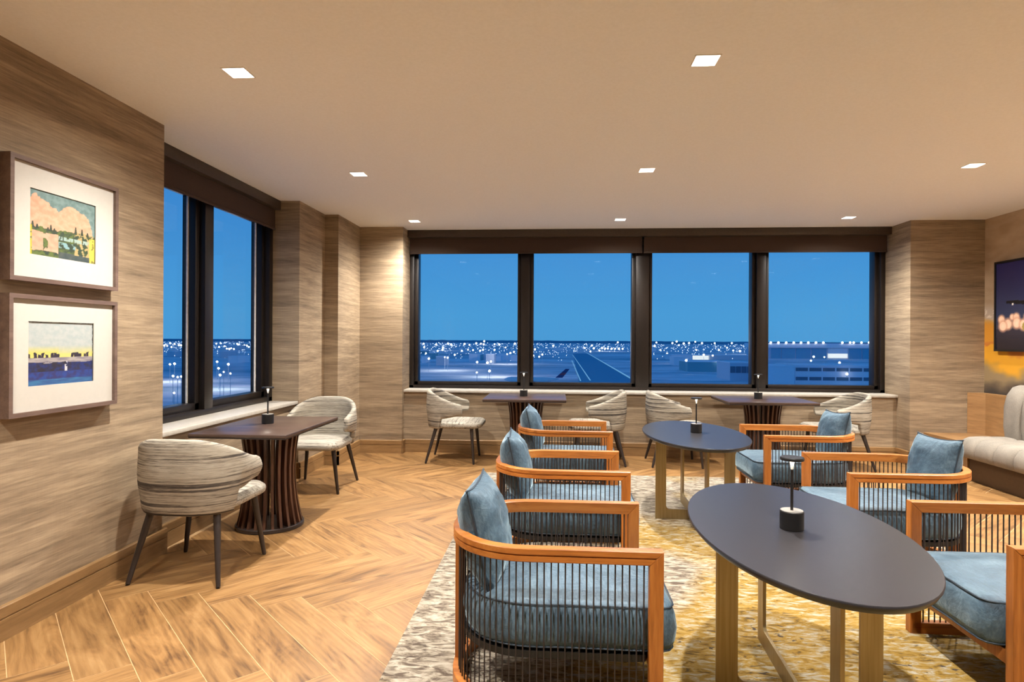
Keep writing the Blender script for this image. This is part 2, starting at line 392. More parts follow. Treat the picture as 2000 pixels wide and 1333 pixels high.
# floor: slab + herringbone planks
fl = tag(box('floor', -3.0, 4.86, YF, YWIN, -.12, -.0007, M['grout']), kind='structure')
W_, L_ = .2022, 1.011
A0, B0 = .488, 2.803
def clip(poly, inside, inter):
    out = []
    for i, p in enumerate(poly):
        q = poly[(i+1) % len(poly)]
        if inside(p):
            out.append(p)
            if not inside(q): out.append(inter(p, q))
        elif inside(q): out.append(inter(p, q))
    return out
def clip_axis(poly, ax, val, sgn):
    ins = lambda p: sgn*(p[ax]-val) <= 1e-9
    def it(p, q):
        t = (val-p[ax])/(q[ax]-p[ax]); return (p[0]+t*(q[0]-p[0]), p[1]+t*(q[1]-p[1]))
    return clip(poly, ins, it)
plank_me = None
FX0, FX1, FY1 = XL, XR, 7.42
g = .0018; r2 = math.sqrt(.5)
far_planks = []; nplank = 0
for i in range(-60, 61):
    for j in range(-6, 7):
        for kind in (0, 1):
            a = A0+i*W_+j*L_; b = B0-i*W_+j*L_
            if kind == 0: ca, cb, rot, ln, wd = a+W_/2, b+L_/2, 3*PI/4, L_, W_
            else: ca, cb, rot, ln, wd = a+W_+L_/2, b+L_-W_/2, PI/4, L_, W_
            X, Y = (ca-cb)*r2, (ca+cb)*r2
            if X < FX0-.6 or X > FX1+.6 or Y < YF-.6 or Y > FY1+.6: continue
            hl, hw = ln/2-g, wd/2-g
            c_, s_ = math.cos(rot), math.sin(rot)
            loc = [(-hl, -hw), (hl, -hw), (hl, hw), (-hl, hw)]
            wp = [(X+c_*p-s_*q, Y+s_*p+c_*q) for p, q in loc]
            full = all(FX0 < p[0] < FX1 and YF < p[1] < FY1 for p in wp)
            if not full:
                for ax, val, sg in ((0, FX0, -1), (0, FX1, 1), (1, YF, -1), (1, FY1, 1)):
                    if len(wp) >= 3: wp = clip_axis(wp, ax, val, sg)
                if len(wp) < 3: continue
            on_rug = all(-.66 < p[0] < 2.56 and p[1] < 6.25 for p in wp)
            if Y < 1.15 or on_rug:                      # behind the camera or wholly under the rug
                far_planks.append((wp, 0)); continue
            nplank += 1
            if full:
                if plank_me is None:
                    bm = bmesh.new(); bbox(bm, -hl, hl, -hw, hw, -.012, 0); bmesh.ops.recalc_face_normals(bm, faces=bm.faces[:])
                    plank_me = bpy.data.meshes.new('plank'); bm.to_mesh(plank_me); bm.free(); plank_me.materials.append(M['plank'])
                new_obj('plank', plank_me, fl, (X, Y, 0), rot)
            else:
                lp = [(c_*(p[0]-X)+s_*(p[1]-Y), -s_*(p[0]-X)+c_*(p[1]-Y)) for p in wp]
                n = len(lp); V = [(p[0], p[1], -.012) for p in lp]+[(p[0], p[1], 0) for p in lp]
                Fc = [tuple(range(n-1, -1, -1)), tuple(range(n, 2*n))]+[(q, (q+1) % n, n+(q+1) % n, n+q) for q in range(n)]
                mk('plank', V, Fc, M['plank'], fl, smooth=False, loc=(X, Y, 0), rotz=rot)
V, Fc = [], []
for wp, _ in far_planks:
    n0 = len(V); V += [(p[0], p[1], 0) for p in wp]; Fc.append(tuple(range(n0, n0+len(wp))))
tag(mk('plank_field', V, Fc, M['plank'], fl, smooth=False), kind='stuff')

# baseboards (cap strip over a groove over the main board)
def baseboard(name, p0, p1, nrm, extra=None):
    """along p0-p1 on the floor, proud along nrm"""
    p0, p1, nrm = Vector((*p0, 0)), Vector((*p1, 0)), Vector((*nrm, 0))
    prof = [(0, 0), (.022, 0), (.022, .098), (.016, .100), (.016, .105), (.022, .107), (.022, .153), (.018, .158), (0, .158)]
    rings = [[tuple(p+nrm*d+Vector((0, 0, z))) for d, z in prof] for p in (p0, p1)]
    return tag(loft(name, rings, M['baseboard'], sharp=20), kind='structure')
baseboard('baseboard_left', (XL, YF), (XL, 3.777), (1, 0))
baseboard('baseboard_left_window', (-2.565, 3.755), (-2.565, 5.885), (1, 0))
baseboard('baseboard_left_pier_face', (-2.565, 5.885), (-2.508, 5.885), (0, -1))
baseboard('baseboard_left_pier', (-2.53, 5.863), (-2.53, 6.555), (1, 0))
baseboard('baseboard_left_step', (-2.53, 6.555), (-2.358, 6.555), (0, -1))
baseboard('baseboard_left_corner', (-2.38, 6.533), (-2.38, 7.30), (1, 0))
baseboard('baseboard_back_left', (-2.38, 7.30), (-1.828, 7.30), (0, -1))
baseboard('baseboard_back_left_return', (-1.85, 7.278), (-1.85, 7.405), (1, 0))
baseboard('baseboard_back', (-1.85, 7.405), (3.955, 7.405), (0, -1))
baseboard('baseboard_back_right_return', (3.955, 7.118), (3.955, 7.405), (-1, 0))
baseboard('baseboard_back_right', (3.933, 7.14), (4.10, 7.14), (0, -1))
baseboard('baseboard_right', (XR, YF), (XR, 2.0), (-1, 0))

# ------------------------------------------------------------------ windows
FB = M['frame_black']
def window_back():
    wn = tag(empty('window_2', (0, 0, 0)), kind='structure')
    x0, x1, z0, z1 = -1.85, 3.955, .765, 2.62
    yf, yb, yg = 7.66, 7.86, 7.80
    box('outer_frame_bottom', x0, x1, yf, yb, z0, z0+.038, FB, wn, .003)
    box('outer_frame_top', x0, x1, yf, yb, z1-.05, z1, FB, wn, .003)
    box('outer_frame_side', x0, x0+.055, yf, yb, z0, z1, FB, wn, .003)
    box('outer_frame_side', x1-.055, x1, yf, yb, z0, z1, FB, wn, .003)
    posts = [(-.435, -.325), (.99, 1.15), (2.45, 2.56)]
    for a, b in posts: box('mullion', a, b, yf+.005, yb, z0+.01, z1, FB, wn, .003)
    bays = [(x0+.055, posts[0][0]), (posts[0][1], posts[1][0]), (posts[1][1], posts[2][0]), (posts[2][1], x1-.055)]
    for a, b in bays:
        bm = bmesh.new(); t = .045; ys = yf+.05
        bbox(bm, a, b, ys, yb-.02, z0+.038, z0+.038+t, .003); bbox(bm, a, b, ys, yb-.02, z1-.05-t, z1-.05, .003)
        bbox(bm, a, a+t, ys, yb-.02, z0+.038, z1-.05, .003); bbox(bm, b-t, b, ys, yb-.02, z0+.038, z1-.05, .003)
        s = mkbm('sash', bm, FB, wn)
        box('pane', a+t, b-t, yg, yg+.006, z0+.038+t, z1-.05-t, M['glass'], s)
    sl = box('sill', x0, x1, 7.372, 7.68, .735, .765, M['sill'], wn, .003)
    tag(sl, 'off-white stone window sill')
window_back()
def window_left():
    wn = tag(empty('window_1', (0, 0, 0)), kind='structure')
    y0, y1, z0, z1 = 3.755, 5.885, .765, 2.62
    xf, xb, xg = -2.80, -2.98, -2.92
    box('outer_frame_bottom', xb, xf, y0, y1, z0, z0+.045, FB, wn, .003)
    box('outer_frame_top', xb, xf, y0, y1, z1-.05, z1, FB, wn, .003)
    box('outer_frame_side', xb, xf, y0, y0+.055, z0, z1, FB, wn, .003)
    box('outer_frame_side', xb, xf, y1-.07, y1, z0, z1, FB, wn, .003)
    box('mullion', xb, xf-.002, 4.715, 4.835, z0+.01, z1, FB, wn, .003)
    for a, b in ((y0+.055, 4.715), (4.835, y1-.07)):
        bm = bmesh.new(); t = .055; xs = xf-.05
        bbox(bm, xb+.02, xs, a, b, z0+.045, z0+.045+t, .003); bbox(bm, xb+.02, xs, a, b, z1-.05-t, z1-.05, .003)
        bbox(bm, xb+.02, xs, a, a+t, z0+.045, z1-.05, .003); bbox(bm, xb+.02, xs, b-t, b, z0+.045, z1-.05, .003)
        s = mkbm('sash', bm, FB, wn)
        box('pane', xg-.006, xg, a+t, b-t, z0+.045+t, z1-.05-t, M['glass'], s)
        box('glass_edge_glint', xg, xg+.012, b-t-.012, b-t, z0+.045+t, z1-.05-t, M['trimwhite'], s)  # white strip standing in for the reflection along the glass edge
    sl = box('sill', -2.82, -2.535, y0, y1, .735, .765, M['sill'], wn, .003)
    tag(sl, 'off-white stone window sill')
window_left()
# fascia boxes that hide the shade rollers
tag(box('trim_1', -2.90, -2.72, 3.755, 5.885, 2.655, CEIL, M['fascia'], bev=.003), kind='structure')
tag(box('trim_2', -1.85, 3.955, 7.52, 7.80, 2.655, CEIL, M['fascia'], bev=.003), kind='structure')
def shade(axis, a, b, plane, label):
    o = empty('roller_shade', (0, 0, 0)); tag(o, label, 'blind', 'roller shades half hidden by the fascia')
    if axis == 'x':
        box('fabric', a, b, plane, plane+.004, 2.475, 2.66, M['shade'], o); box('hem_bar', a, b, plane-.006, plane+.008, 2.455, 2.478, M['shade'], o, .003)
    else:
        box('fabric', plane-.004, plane, a, b, 2.475, 2.66, M['shade'], o); box('hem_bar', plane-.008, plane+.006, a, b, 2.455, 2.478, M['shade'], o, .003)
shade('x', -1.835, 1.055, 7.60, 'dark brown roller shade over the runway-view half of the long window')
shade('x', 1.075, 3.94, 7.60, 'dark brown roller shade over the hangar-view half of the long window')
shade('y', 3.765, 5.875, -2.775, 'dark brown roller shade over the two-pane window beside the pictures')

# ------------------------------------------------------------------ ceiling downlights
def beam(nm, e, size, blend):
    L = bpy.data.lights.new(nm, 'SPOT'); L.energy = e; L.color = LAMP_COL
    L.spot_size = math.radians(size); L.spot_blend = blend; L.shadow_soft_size = .03; return L
wide, core = beam('downlight_flood', LAMP_W*1.1, 156, .4), beam('downlight_core', LAMP_W*12.0, 130, 1.0)
names = {(6.955, -1.63): 'over the corner beside the long window', (6.955, .72): 'above the middle mullion of the long window', (6.955, 3.2): 'beside the right end of the long window',
         (4.95, -1.63): 'above the aisle beside the two-pane window', (4.95, .72): 'above the far oval table', (4.95, 3.2): 'in front of the mural wall',
         (3.03, -1.63): 'near the two framed pictures', (3.03, .72): 'above the oval table on the golden part of the rug', (3.03, 3.2): 'behind the sofa-side armchairs'}
for gy_ in GRID_Y:
    for gx_ in GRID_X:
        o = empty('recessed_downlight', (gx_, gy_, CEIL))
        lab = names.get((gy_, gx_))
        tag(o, 'small square recessed ceiling downlight '+(lab or 'over the entrance side of the room'), 'ceiling light', 'recessed square downlights in the ceiling')
        h, t = .056, .006
        bm = bmesh.new()
        for a in ((-h-t, h+t, -h-t, -h), (-h-t, h+t, h, h+t), (-h-t, -h, -h, h), (h, h+t, -h, h)): bbox(bm, *a, -.004, .0)
        mkbm('trim_ring', bm, M['trimwhite'], o, smooth=False)
        box('lens', -h, h, -h, h, -.0025, -.0005, M['lens'], o)
        for L in (wide, core):
            li = bpy.data.objects.new('beam', L); COL.objects.link(li); li.parent = o; li.location = (0, 0, -.02)

for wy, wl in ((5.25, 'close to the mural wall, nearer the long window'), (3.2, 'close to the mural wall, farther from the long window')):
    wo = copy_tree(o, None, (4.25, wy, CEIL)); tag(wo, 'small square recessed ceiling downlight '+wl, 'ceiling light', 'recessed square downlights in the ceiling')
# ------------------------------------------------------------------ rug
RUGZ = .009
def rug():
    bm = bmesh.new(); bbox(bm, -1.65, 1.65, -4.0, 2.3, 0, RUGZ, .003)
    o = mkbm('area_rug', bm, M['rug'], loc=(.95, 3.99, 0.0005))
    tag(o, 'abstract rug in cream, mustard and grey under the seating group', 'rug')
rug()

# ------------------------------------------------------------------ lounge chairs
def u_path(hw, xb, xf, R, n=14):
    """open U: from front right (-y) back and round to front left"""
    P = [(xf, -hw), (.5*(xf+xb+R), -hw)]
    for k in range(n+1):
        t = -PI/2-PI/2*k/n; P.append((xb+R+R*math.cos(t), -hw+R+R*math.sin(t)))
    for k in range(n+1):
        t = PI-PI/2*k/n; P.append((xb+R+R*math.cos(t), hw-R+R*math.sin(t)))
    P += [(.5*(xf+xb+R), hw), (xf, hw)]
    return P
def path_normals(P):
    Ns = []
    for i in range(len(P)):
        a, b = P[max(0, i-1)], P[min(len(P)-1, i+1)]
        t = Vector((b[0]-a[0], b[1]-a[1])).normalized(); Ns.append((t.y, -t.x))       # outward for this winding
    return Ns
def sweep_u(P, prof, miter=None):
    Ns = path_normals(P); rings = []
    # check outward
    if Ns[0][1] > 0: Ns = [(-a, -b) for a, b in Ns]
    for i, (p, n) in enumerate(zip(P, Ns)):
        ring = []
        for d, z in prof:
            x, y = p[0]+n[0]*d, p[1]+n[1]*d
            if miter is not None and i in (0, len(P)-1): x = p[0]-(miter-z)
            ring.append((x, y, z))
        rings.append(ring)
    return rings
RH, RT, HWC, XB, XF = .62, .021, .324, -.379, .40       # rail top, half thickness, centre-line half width, back, front
rail_prof = [(-RT, RH-.05), (RT-.003, RH-.05), (RT, RH-.047), (RT, RH-.029), (RT-.006, RH-.0285), (RT-.006, RH-.0225), (RT, RH-.022), (RT, RH-.003), (RT-.003, RH), (-RT+.003, RH), (-RT, RH-.003)]
def cushion_outline(hw, xb, xf, R, rf, n=8):
    P = []
    for cx, cy, r, t0 in ((xf-rf, hw-rf, rf, 0), (xb+R, hw-R, R, PI/2), (xb+R, -hw+R, R, PI), (xf-rf, -hw+rf, rf, 3*PI/2)):
        m = n if r > .1 else max(3, n//2)
        for k in range(m+1):
            t = t0+PI/2*k/m; P.append((cx+r*math.cos(t), cy+r*math.sin(t)))
    return P
def resample(P, n):
    Q = P+[P[0]]; ds = [0]
    for a, b in zip(Q, Q[1:]): ds.append(ds[-1]+math.hypot(b[0]-a[0], b[1]-a[1]))
    out = []; k = 0
    for i in range(n):
        s = ds[-1]*i/n
        while ds[k+1] < s: k += 1
        t = (s-ds[k])/max(1e-9, ds[k+1]-ds[k]); out.append((Q[k][0]+t*(Q[k+1][0]-Q[k][0]), Q[k][1]+t*(Q[k+1][1]-Q[k][1])))
    return out
def inset_ring(P, d):
    n = len(P); out = []
    for i in range(n):
        a, b = P[i-1], P[(i+1) % n]; t = Vector((b[0]-a[0], b[1]-a[1])).normalized()
        out.append((P[i][0]-t.y*d*-1*-1, P[i][1]+t.x*d))
    return out
def cushion(name, P, z0, z1, crown, mat, parent, bulge=.012, seed=0, wr=.004):
    cx = sum(p[0] for p in P)/len(P); cy = sum(p[1] for p in P)/len(P); H = z1-z0
    R = []
    def ring(ins, z, wav=0):
        Q = inset_ring(P, ins)
        return [(p[0], p[1], z+wav*nz2(p[0]*9+seed, p[1]*9, seed)) for p in Q]
    def shrink(k, z, wav=0):
        return [(cx+(p[0]-cx)*k, cy+(p[1]-cy)*k, z+wav*nz2(p[0]*k*9+seed, p[1]*k*9, seed)) for p in inset_ring(P, .03)]
    R.append(shrink(.5, z0)); R.append(ring(.03, z0)); R.append(ring(.008, z0+.008)); R.append(ring(-bulge*.5, z0+.25*H))
    R.append(ring(-bulge, z0+.5*H, wr)); R.append(ring(-bulge*.5, z0+.75*H, wr)); R.append(ring(.006, z1-.012, wr)); R.append(ring(.022, z1, wr))
    for k in (.92, .8, .65, .45, .2):
        R.append(shrink(k, z1+crown*(1-k*k), wr))
    return loft(name, R, mat, parent, sharp=None)
def lounge_chair():
    o = empty('lounge_chair')
    P = u_path(HWC, XB, XF, .285)
    loft('top_rail', sweep_u(P, rail_prof, RH), M['teak'], o, sharp=30)
    P2 = u_path(HWC, XB, XF-.01, .285)
    loft('base_rail', sweep_u(P2, [(-RT, 0), (RT, 0), (RT, .047), (RT-.003, .05), (-RT, .05)]), M['teak'], o, sharp=30)
    for s in (-1, 1):
        y0, y1 = s*HWC-RT, s*HWC+RT
        V = [(XF-.05, y0, 0), (XF, y0, 0), (XF, y1, 0), (XF-.05, y1, 0), (XF-.05, y0, RH-.05), (XF, y0, RH), (XF, y1, RH), (XF-.05, y1, RH-.05)]
        bm = bmesh.new(); vs = [bm.verts.new(v) for v in V]
        for f in ((0, 3, 2, 1), (4, 5, 6, 7), (0, 1, 5, 4), (1, 2, 6, 5), (2, 3, 7, 6), (3, 0, 4, 7)): bm.faces.new([vs[i] for i in f])
        bmesh.ops.bevel(bm, geom=bm.edges[:], offset=.0025, segments=1, affect='EDGES')
        mkbm('front_leg', bm, M['teak_post'], o)
    box('rear_leg', XB-.019, XB+.017, -.024, .024, .0, RH-.05, M['teak_post'], o, .002)
    box('front_rail', XF-.043, XF-.008, -HWC+RT, HWC-RT, .172, .225, M['teak_post'], o, .003)
    # dark seat deck
    D = resample(cushion_outline(.285, XB+.02, XF-.04, .26, .03), 56)
    loft('seat_deck', [[(p[0], p[1], z) for p in D] for z in (.196, .222)], M['black'], o)
    sc = cushion('seat_cushion', resample(cushion_outline(.287, XB+.03, XF+.055, .25, .05), 72), .224, .402, .026, M['velvet'], o, seed=2.0)
    for z in (.394, .238):
        Q = inset_ring(resample(cushion_outline(.287, XB+.03, XF+.055, .25, .05), 72), .003)
        tube('piping', [(p[0], p[1], z+.004*nz2(p[0]*9+2, p[1]*9, 2)) for p in Q], .0035, M['piping'], sc, n=5, loop=True)
    # cords
    Pd = u_path(HWC-.004, XB+.004, XF-.06, .281, 40); ds = [0]
    for a, b in zip(Pd, Pd[1:]): ds.append(ds[-1]+math.hypot(b[0]-a[0], b[1]-a[1]))
    n = int(ds[-1]/.0256); me = None; k = 0
    for i in range(n+1):
        s = ds[-1]*(i+.25)/(n+.5)
        while ds[k+1] < s: k += 1
        t = (s-ds[k])/(ds[k+1]-ds[k]); x_ = Pd[k][0]+t*(Pd[k+1][0]-Pd[k][0]); y_ = Pd[k][1]+t*(Pd[k+1][1]-Pd[k][1])
        if x_ < XB+.05 and abs(y_) < .034: continue
        off = .004 if i % 2 else -.004
        if me is None:
            c0 = tube('cord', [(0, 0, .046), (0, 0, .3), (0, 0, RH-.046)], .0031, M['cord'], o, n=6); me = c0.data; c0.location = (x_, y_+0, 0)
        else: new_obj('cord', me, o, (x_, y_, 0))
    return o
proto = lounge_chair()
CH = [(.388-.40, 2.545, 0, 'teak corded armchair closest to the herringbone aisle end, left of the near oval table'),
      (.432-.40, 3.868, 0, 'teak corded armchair in the middle of the row backing onto the herringbone aisle'),
      (.475-.40, 5.415, 0, 'teak corded armchair of the aisle row, closest to the long window'),
      (1.672+.40, 2.70, PI, 'teak corded armchair facing the near oval table, its back to open floor'),
      (1.676+.40, 3.957, PI, 'teak corded armchair in the middle of the row backing onto the sofa'),
      (1.668+.40, 5.345, PI, 'teak corded armchair of the sofa-side row, closest to the long window')]
CH[0] = (*CH[0][:3], 'teak corded armchair of the aisle row, farthest from the long window')
CH[3] = (*CH[3][:3], 'teak corded armchair of the sofa-side row, farthest from the long window')
chairs = []
for i, (x_, y_, rz, lab) in enumerate(CH):
    o = proto if i == 0 else copy_tree(proto)
    o.location = (x_, y_, RUGZ+.0005); o.rotation_euler = (0, 0, rz)
    tag(o, lab, 'armchair', 'teak corded lounge armchairs'); chairs.append(o)

# ------------------------------------------------------------------ throw pillows (square, piped edge)
def pillow(name, size=.415, thick=.093, n=22, seed=0):
    h = size/2; V = []; Fc = []
    def co_(u, v):
        pin = 1-.10*(1-abs(v)**2.2)*abs(u)**3; pin2 = 1-.10*(1-abs(u)**2.2)*abs(v)**3
        return h*u*pin, h*v*pin2
    def th(u, v): return thick*(max(0, 1-abs(u)**2.6)**.55)*(max(0, 1-abs(v)**2.6)**.55)
    for side in (1, -1):
        for j in range(n+1):
            for i in range(n+1):
                u, v = 2*i/n-1, 2*j/n-1
                a, b = co_(u, v); t = th(u, v)
                e = min(1, 3*(1-max(abs(u), abs(v))))
                wv = (.010*nz2(u*3+seed, v*3, seed+side)+.006*nz2(u*8, v*8+seed, seed-side))*e
                V.append((side*(t+wv), a, b))
    m = (n+1)*(n+1)
    for j in range(n):
        for i in range(n):
            q = (j*(n+1)+i, j*(n+1)+i+1, (j+1)*(n+1)+i+1, (j+1)*(n+1)+i)
            Fc.append(q); Fc.append(tuple(m+k for k in reversed(q)))
    bm = bmesh.new(); vs = [bm.verts.new(v) for v in V]
    for f in Fc: bm.faces.new([vs[k] for k in f])
    bmesh.ops.remove_doubles(bm, verts=bm.verts[:], dist=.0008)
    edge = [co_(t, -1) for t in [k/10-1 for k in range(20)]]+[co_(1, k/10-1) for k in range(20)]+[co_(1-k/10, 1) for k in range(20)]+[co_(-1, 1-k/10) for k in range(20)]
    return bm, edge
def place_pillow(ch, ang, lab, dy=0.0, tilt=.22, roll=0.0, seed=0):
    root = empty('throw_pillow')
    bm, edge = pillow('p', seed=seed)
    body = mkbm('cover', bm, M['velvet_pillow'], root, sharp=None)
    tube('piping', [(0, a, b) for a, b in edge], .0045, M['piping'], root, n=6, loop=True)
    s = 1 if abs(ch.rotation_euler.z) < .1 else -1
    base = Vector((ch.location.x+s*(-.274), ch.location.y+dy, ch.location.z+.405+.178))
    root.matrix_world = Matrix.Translation(base) @ Matrix.Rotation(ang+(0 if s == 1 else PI), 4, 'Z') @ Matrix.Rotation(-tilt, 4, 'Y') @ Matrix.Rotation(roll, 4, 'X')
    tag(root, lab, 'pillow', 'blue velvet throw pillows')
place_pillow(chairs[0], -.04, 'blue velvet pillow on the aisle-row armchair farthest from the long window', dy=.0, seed=1)
place_pillow(chairs[1], .03, 'blue velvet pillow on the middle armchair of the aisle row', dy=.0, seed=4)
place_pillow(chairs[2], -.02, 'blue velvet pillow on the aisle-row armchair closest to the long window', dy=.0, seed=8)
place_pillow(chairs[4], .05, 'blue velvet pillow on the middle armchair backing onto the sofa', dy=.03, tilt=.2, roll=.03, seed=12)
place_pillow(chairs[5], .03, 'blue velvet pillow on the sofa-side armchair closest to the long window', dy=.0, tilt=.2, roll=.05, seed=16)

# ------------------------------------------------------------------ oval coffee tables
def oval_table(loc, rot, lab):
    o = empty('oval_table', loc, rot)
    a, b, zt, n = .382, .722, .656, 72
    prof = [(.90, zt-.026), (.965, zt-.026), (.985, zt-.018), (1.0, zt-.008), (1.0, zt-.003), (.994, zt), (.9, zt)]
    loft('tabletop', [[(a*k*math.cos(2*PI*j/n), (b-a+a*k)*math.sin(2*PI*j/n), z) for j in range(n)] for k, z in prof], M['tabletop'], o, sharp=40)
    def uplate(half, axis, off=0.0):
        lw, bh, t, r = .080, .075, .014, .03; top = zt-.026
        out = [(-half, 0), (half, 0), (half, top), (half-lw, top)]
        for k in range(7):
            q = PI/2*k/6; out.append((half-lw-r+r*math.cos(-q), bh+r+r*math.sin(-q)))
        for k in range(7):
            q = PI/2*k/6; out.append((-half+lw+r-r*math.sin(q), bh+r-r*math.cos(q)))
        out += [(-half+lw, top), (-half, top)]
        R = []
        for s in (-t/2, t/2):
            R.append([((p, s+off, z) if axis == 'x' else (s+off, p, z)) for p, z in out])
        return loft('leg_frame', R, M['brass'], o, sharp=30)
    uplate(.30, 'x', -.055); uplate(.46, 'y')
    tag(o, lab, 'table', 'charcoal oval tables on brass plate legs')
oval_table((.922, 2.437, RUGZ+.0005), -.05, 'charcoal oval table on brass plate legs, on the more golden part of the rug')
oval_table((1.075, 4.842, RUGZ+.0005), 0.0, 'charcoal oval table on brass plate legs, by the window end of the rug')

# ------------------------------------------------------------------ bistro tables
def bistro_table(loc, sx_, sy_, lab, proto=None):
    o = empty('bistro_table', loc)
    bm = bmesh.new(); bbox(bm, -sx_/2, sx_/2, -sy_/2, sy_/2, .722, .745, .006)
    tp = mkbm('tabletop', bm, M['walnut'], o)
    bm = bmesh.new(); bbox(bm, -sx_/2+.004, sx_/2-.004, -sy_/2+.004, sy_/2-.004, .714, .7225)
    mkbm('edge_band', bm, M['darkedge'], tp, smooth=False)
    lathe('base_disc', [(.235, 0), (.24, .004), (.24, .026), (.235, .03), (.05, .03)], M['darkedge'], o, n=48)
    lathe('top_disc', [(.05, .70), (.205, .70), (.205, .714), (.05, .714)], M['darkedge'], o, n=40)
    nf = 24; zs = [.03, .10, .2, .32, .44, .56, .65, .70]
    def ro(z): return .178+.30*(z-.42)**2*(1.1 if z < .42 else 1.25)
    prof = [(ro(z), z) for z in zs]+[(ro(z)-.055, z) for z in reversed(zs)]
    t = .0095
    V = [(r, -t, z) for r, z in prof]+[(r, t, z) for r, z in prof]; n = len(prof); m = len(zs)
    Fc = []
    for i in range(m-1):
        Fc.append((i, i+1, n-2-i, n-1-i)); Fc.append((n+i, n+n-1-i, n+n-2-i, n+i+1))
    for i in range(n): Fc.append((i, n+i, n+(i+1) % n, (i+1) % n))
    bm = bmesh.new(); vs = [bm.verts.new(v) for v in V]
    for f in Fc: bm.faces.new([vs[k] for k in f])
    s0 = mkbm('slat', bm, M['slat'], o, sharp=30)
    for k in range(1, nf): new_obj('slat', s0.data, o, (0, 0, 0), 2*PI*k/nf)
    tag(o, lab, 'table', 'bistro tables on slatted pedestals')
bistro_table((-2.10, 4.39, 0), .67, .98, 'walnut-topped table on slatted pedestal by the two-pane window')
bistro_table((-.33, 6.885, 0), .90, .75, 'walnut-topped slatted table in front of the runway view')
bistro_table((2.27, 6.90, 0), .92, .76, 'walnut-topped slatted table in front of the hangar view')

# ------------------------------------------------------------------ tub chairs
def tub_chair():
    o = empty('tub_chair')
    # shell: cross sections along the plan curve (back centre -> arm tips)
    hw, xb, R = .292, -.275, .235
    xt = .11; straight = hw-R
    def plan(s):                      # s >= 0 half curve
        if s < straight: return (xb, s), (-1, 0)
        s -= straight; arc = R*PI/2
        if s < arc:
            t = s/R; return (xb+R-R*math.cos(t), straight+R*math.sin(t)), (-math.cos(t), math.sin(t))
        s -= arc; return (xb+R+s, hw), (0, 1)
    tot = straight+R*PI/2+(xt-xb-R); slow = straight+R*1.20
    sm = lambda t: max(0, min(1, t))**2*(3-2*max(0, min(1, t)))
    def top(s): return .82-.010*(s/tot)-.15*sm((s-.10)/(tot+.06-.10))
    def bot(s):
        b = .385+.115*sm((s-slow)/.035)+.03*sm((s-slow-.03)/(tot-slow-.03)); return b
    ss = [tot*k/34 for k in range(35)]+[slow+.01, slow+.018, slow+.026]; ss = sorted(ss)
    ss = [q for q in ss]
    th = .046; rings = []; nv = 7
    def section(s, sgn, squeeze=1.0, fwd=0.0):
        (px_, py_), (nx, ny) = plan(s); z0, z1 = bot(s), top(s)
        if squeeze < 1: mid = .5*(z0+z1); z0, z1 = mid+(z0-mid)*squeeze, mid+(z1-mid)*squeeze
        ring = []
        def pt(d, z):
            lean = .05*(z-.40)+.014*math.sin(PI*sm((z-z0)/max(.01, z1-z0)))
            dd = d+lean
            return (px_+nx*dd+fwd, sgn*(py_+ny*dd), z)
        tq = th*squeeze**.5; r = tq/2
        for k in range(nv+1): ring.append(pt(0-(th-tq)/2, z0+r+(z1-z0-2*r)*k/nv))
        for k in range(1, 4): q = PI*k/4; ring.append(pt(-th/2+r*math.cos(q), z1-r+r*math.sin(q)))
        for k in range(nv+1): ring.append(pt(-th+(th-tq)/2, z1-r-(z1-z0-2*r)*k/nv))
        for k in range(1, 4): q = PI+PI*k/4; ring.append(pt(-th/2+r*math.cos(q), z0+r+r*math.sin(q)))
        return ring
    half = [section(s, 1) for s in ss]+[section(tot, 1, .97, .010), section(tot, 1, .89, .020), section(tot, 1, .74, .027), section(tot, 1, .5, .030)]
    other = [[(p[0], -p[1], p[2]) for p in rg] for rg in half[1:]]
    loft('shell_back', list(reversed(other))+half, M['tweed'], o, sharp=None)
    P = resample(cushion_outline(.268, -.235, .345, .20, .11, 8), 64)
    cushion('seat_cushion', P, .39, .462, .016, M['tweed_seat'], o, bulge=.008, seed=5, wr=.002)
    Q = inset_ring(P, -.005)
    tube('seat_seam', [(p[0], p[1], .432) for p in Q], .003, M['tweed'], o, n=5, loop=True)
    for xt_, yt_, xf_, yf_ in ((.235, .205, .268, .262), (.235, -.205, .268, -.262), (-.165, .195, -.268, .262), (-.165, -.195, -.268, -.262)):
        loft('leg', tube_rings([(xt_, yt_, .395), (xf_, yf_, .006), (xf_, yf_, 0)], [.021, .0125, .011], 12), M['leg_dark'], o, sharp=50)
    return o
tp = tub_chair()
TB = [(-2.112, 3.522, PI/2, 'striped tweed tub chair standing beside the wall with the two pictures'),
      (-2.182, 5.578, -PI/2, 'striped tweed tub chair tucked against the corner pier'),
      (-1.165, 6.978, 0, 'striped tweed tub chair between the corner and the runway-view table'),
      (.502, 7.0, PI, 'striped tweed tub chair at the runway-view table, backing onto another tub chair'),
      (1.325, 6.99, 0, 'striped tweed tub chair behind the far oval table'),
      (3.115, 6.985, PI, 'striped tweed tub chair at the hangar-view table, beside the grey-brown end wall')]
for i, (x_, y_, rz, lab) in enumerate(TB):
    o = tp if i == 0 else copy_tree(tp)
    o.location = (x_, y_, 0); o.rotation_euler = (0, 0, rz); tag(o, lab, 'chair', 'striped tub chairs at the bistro tables')

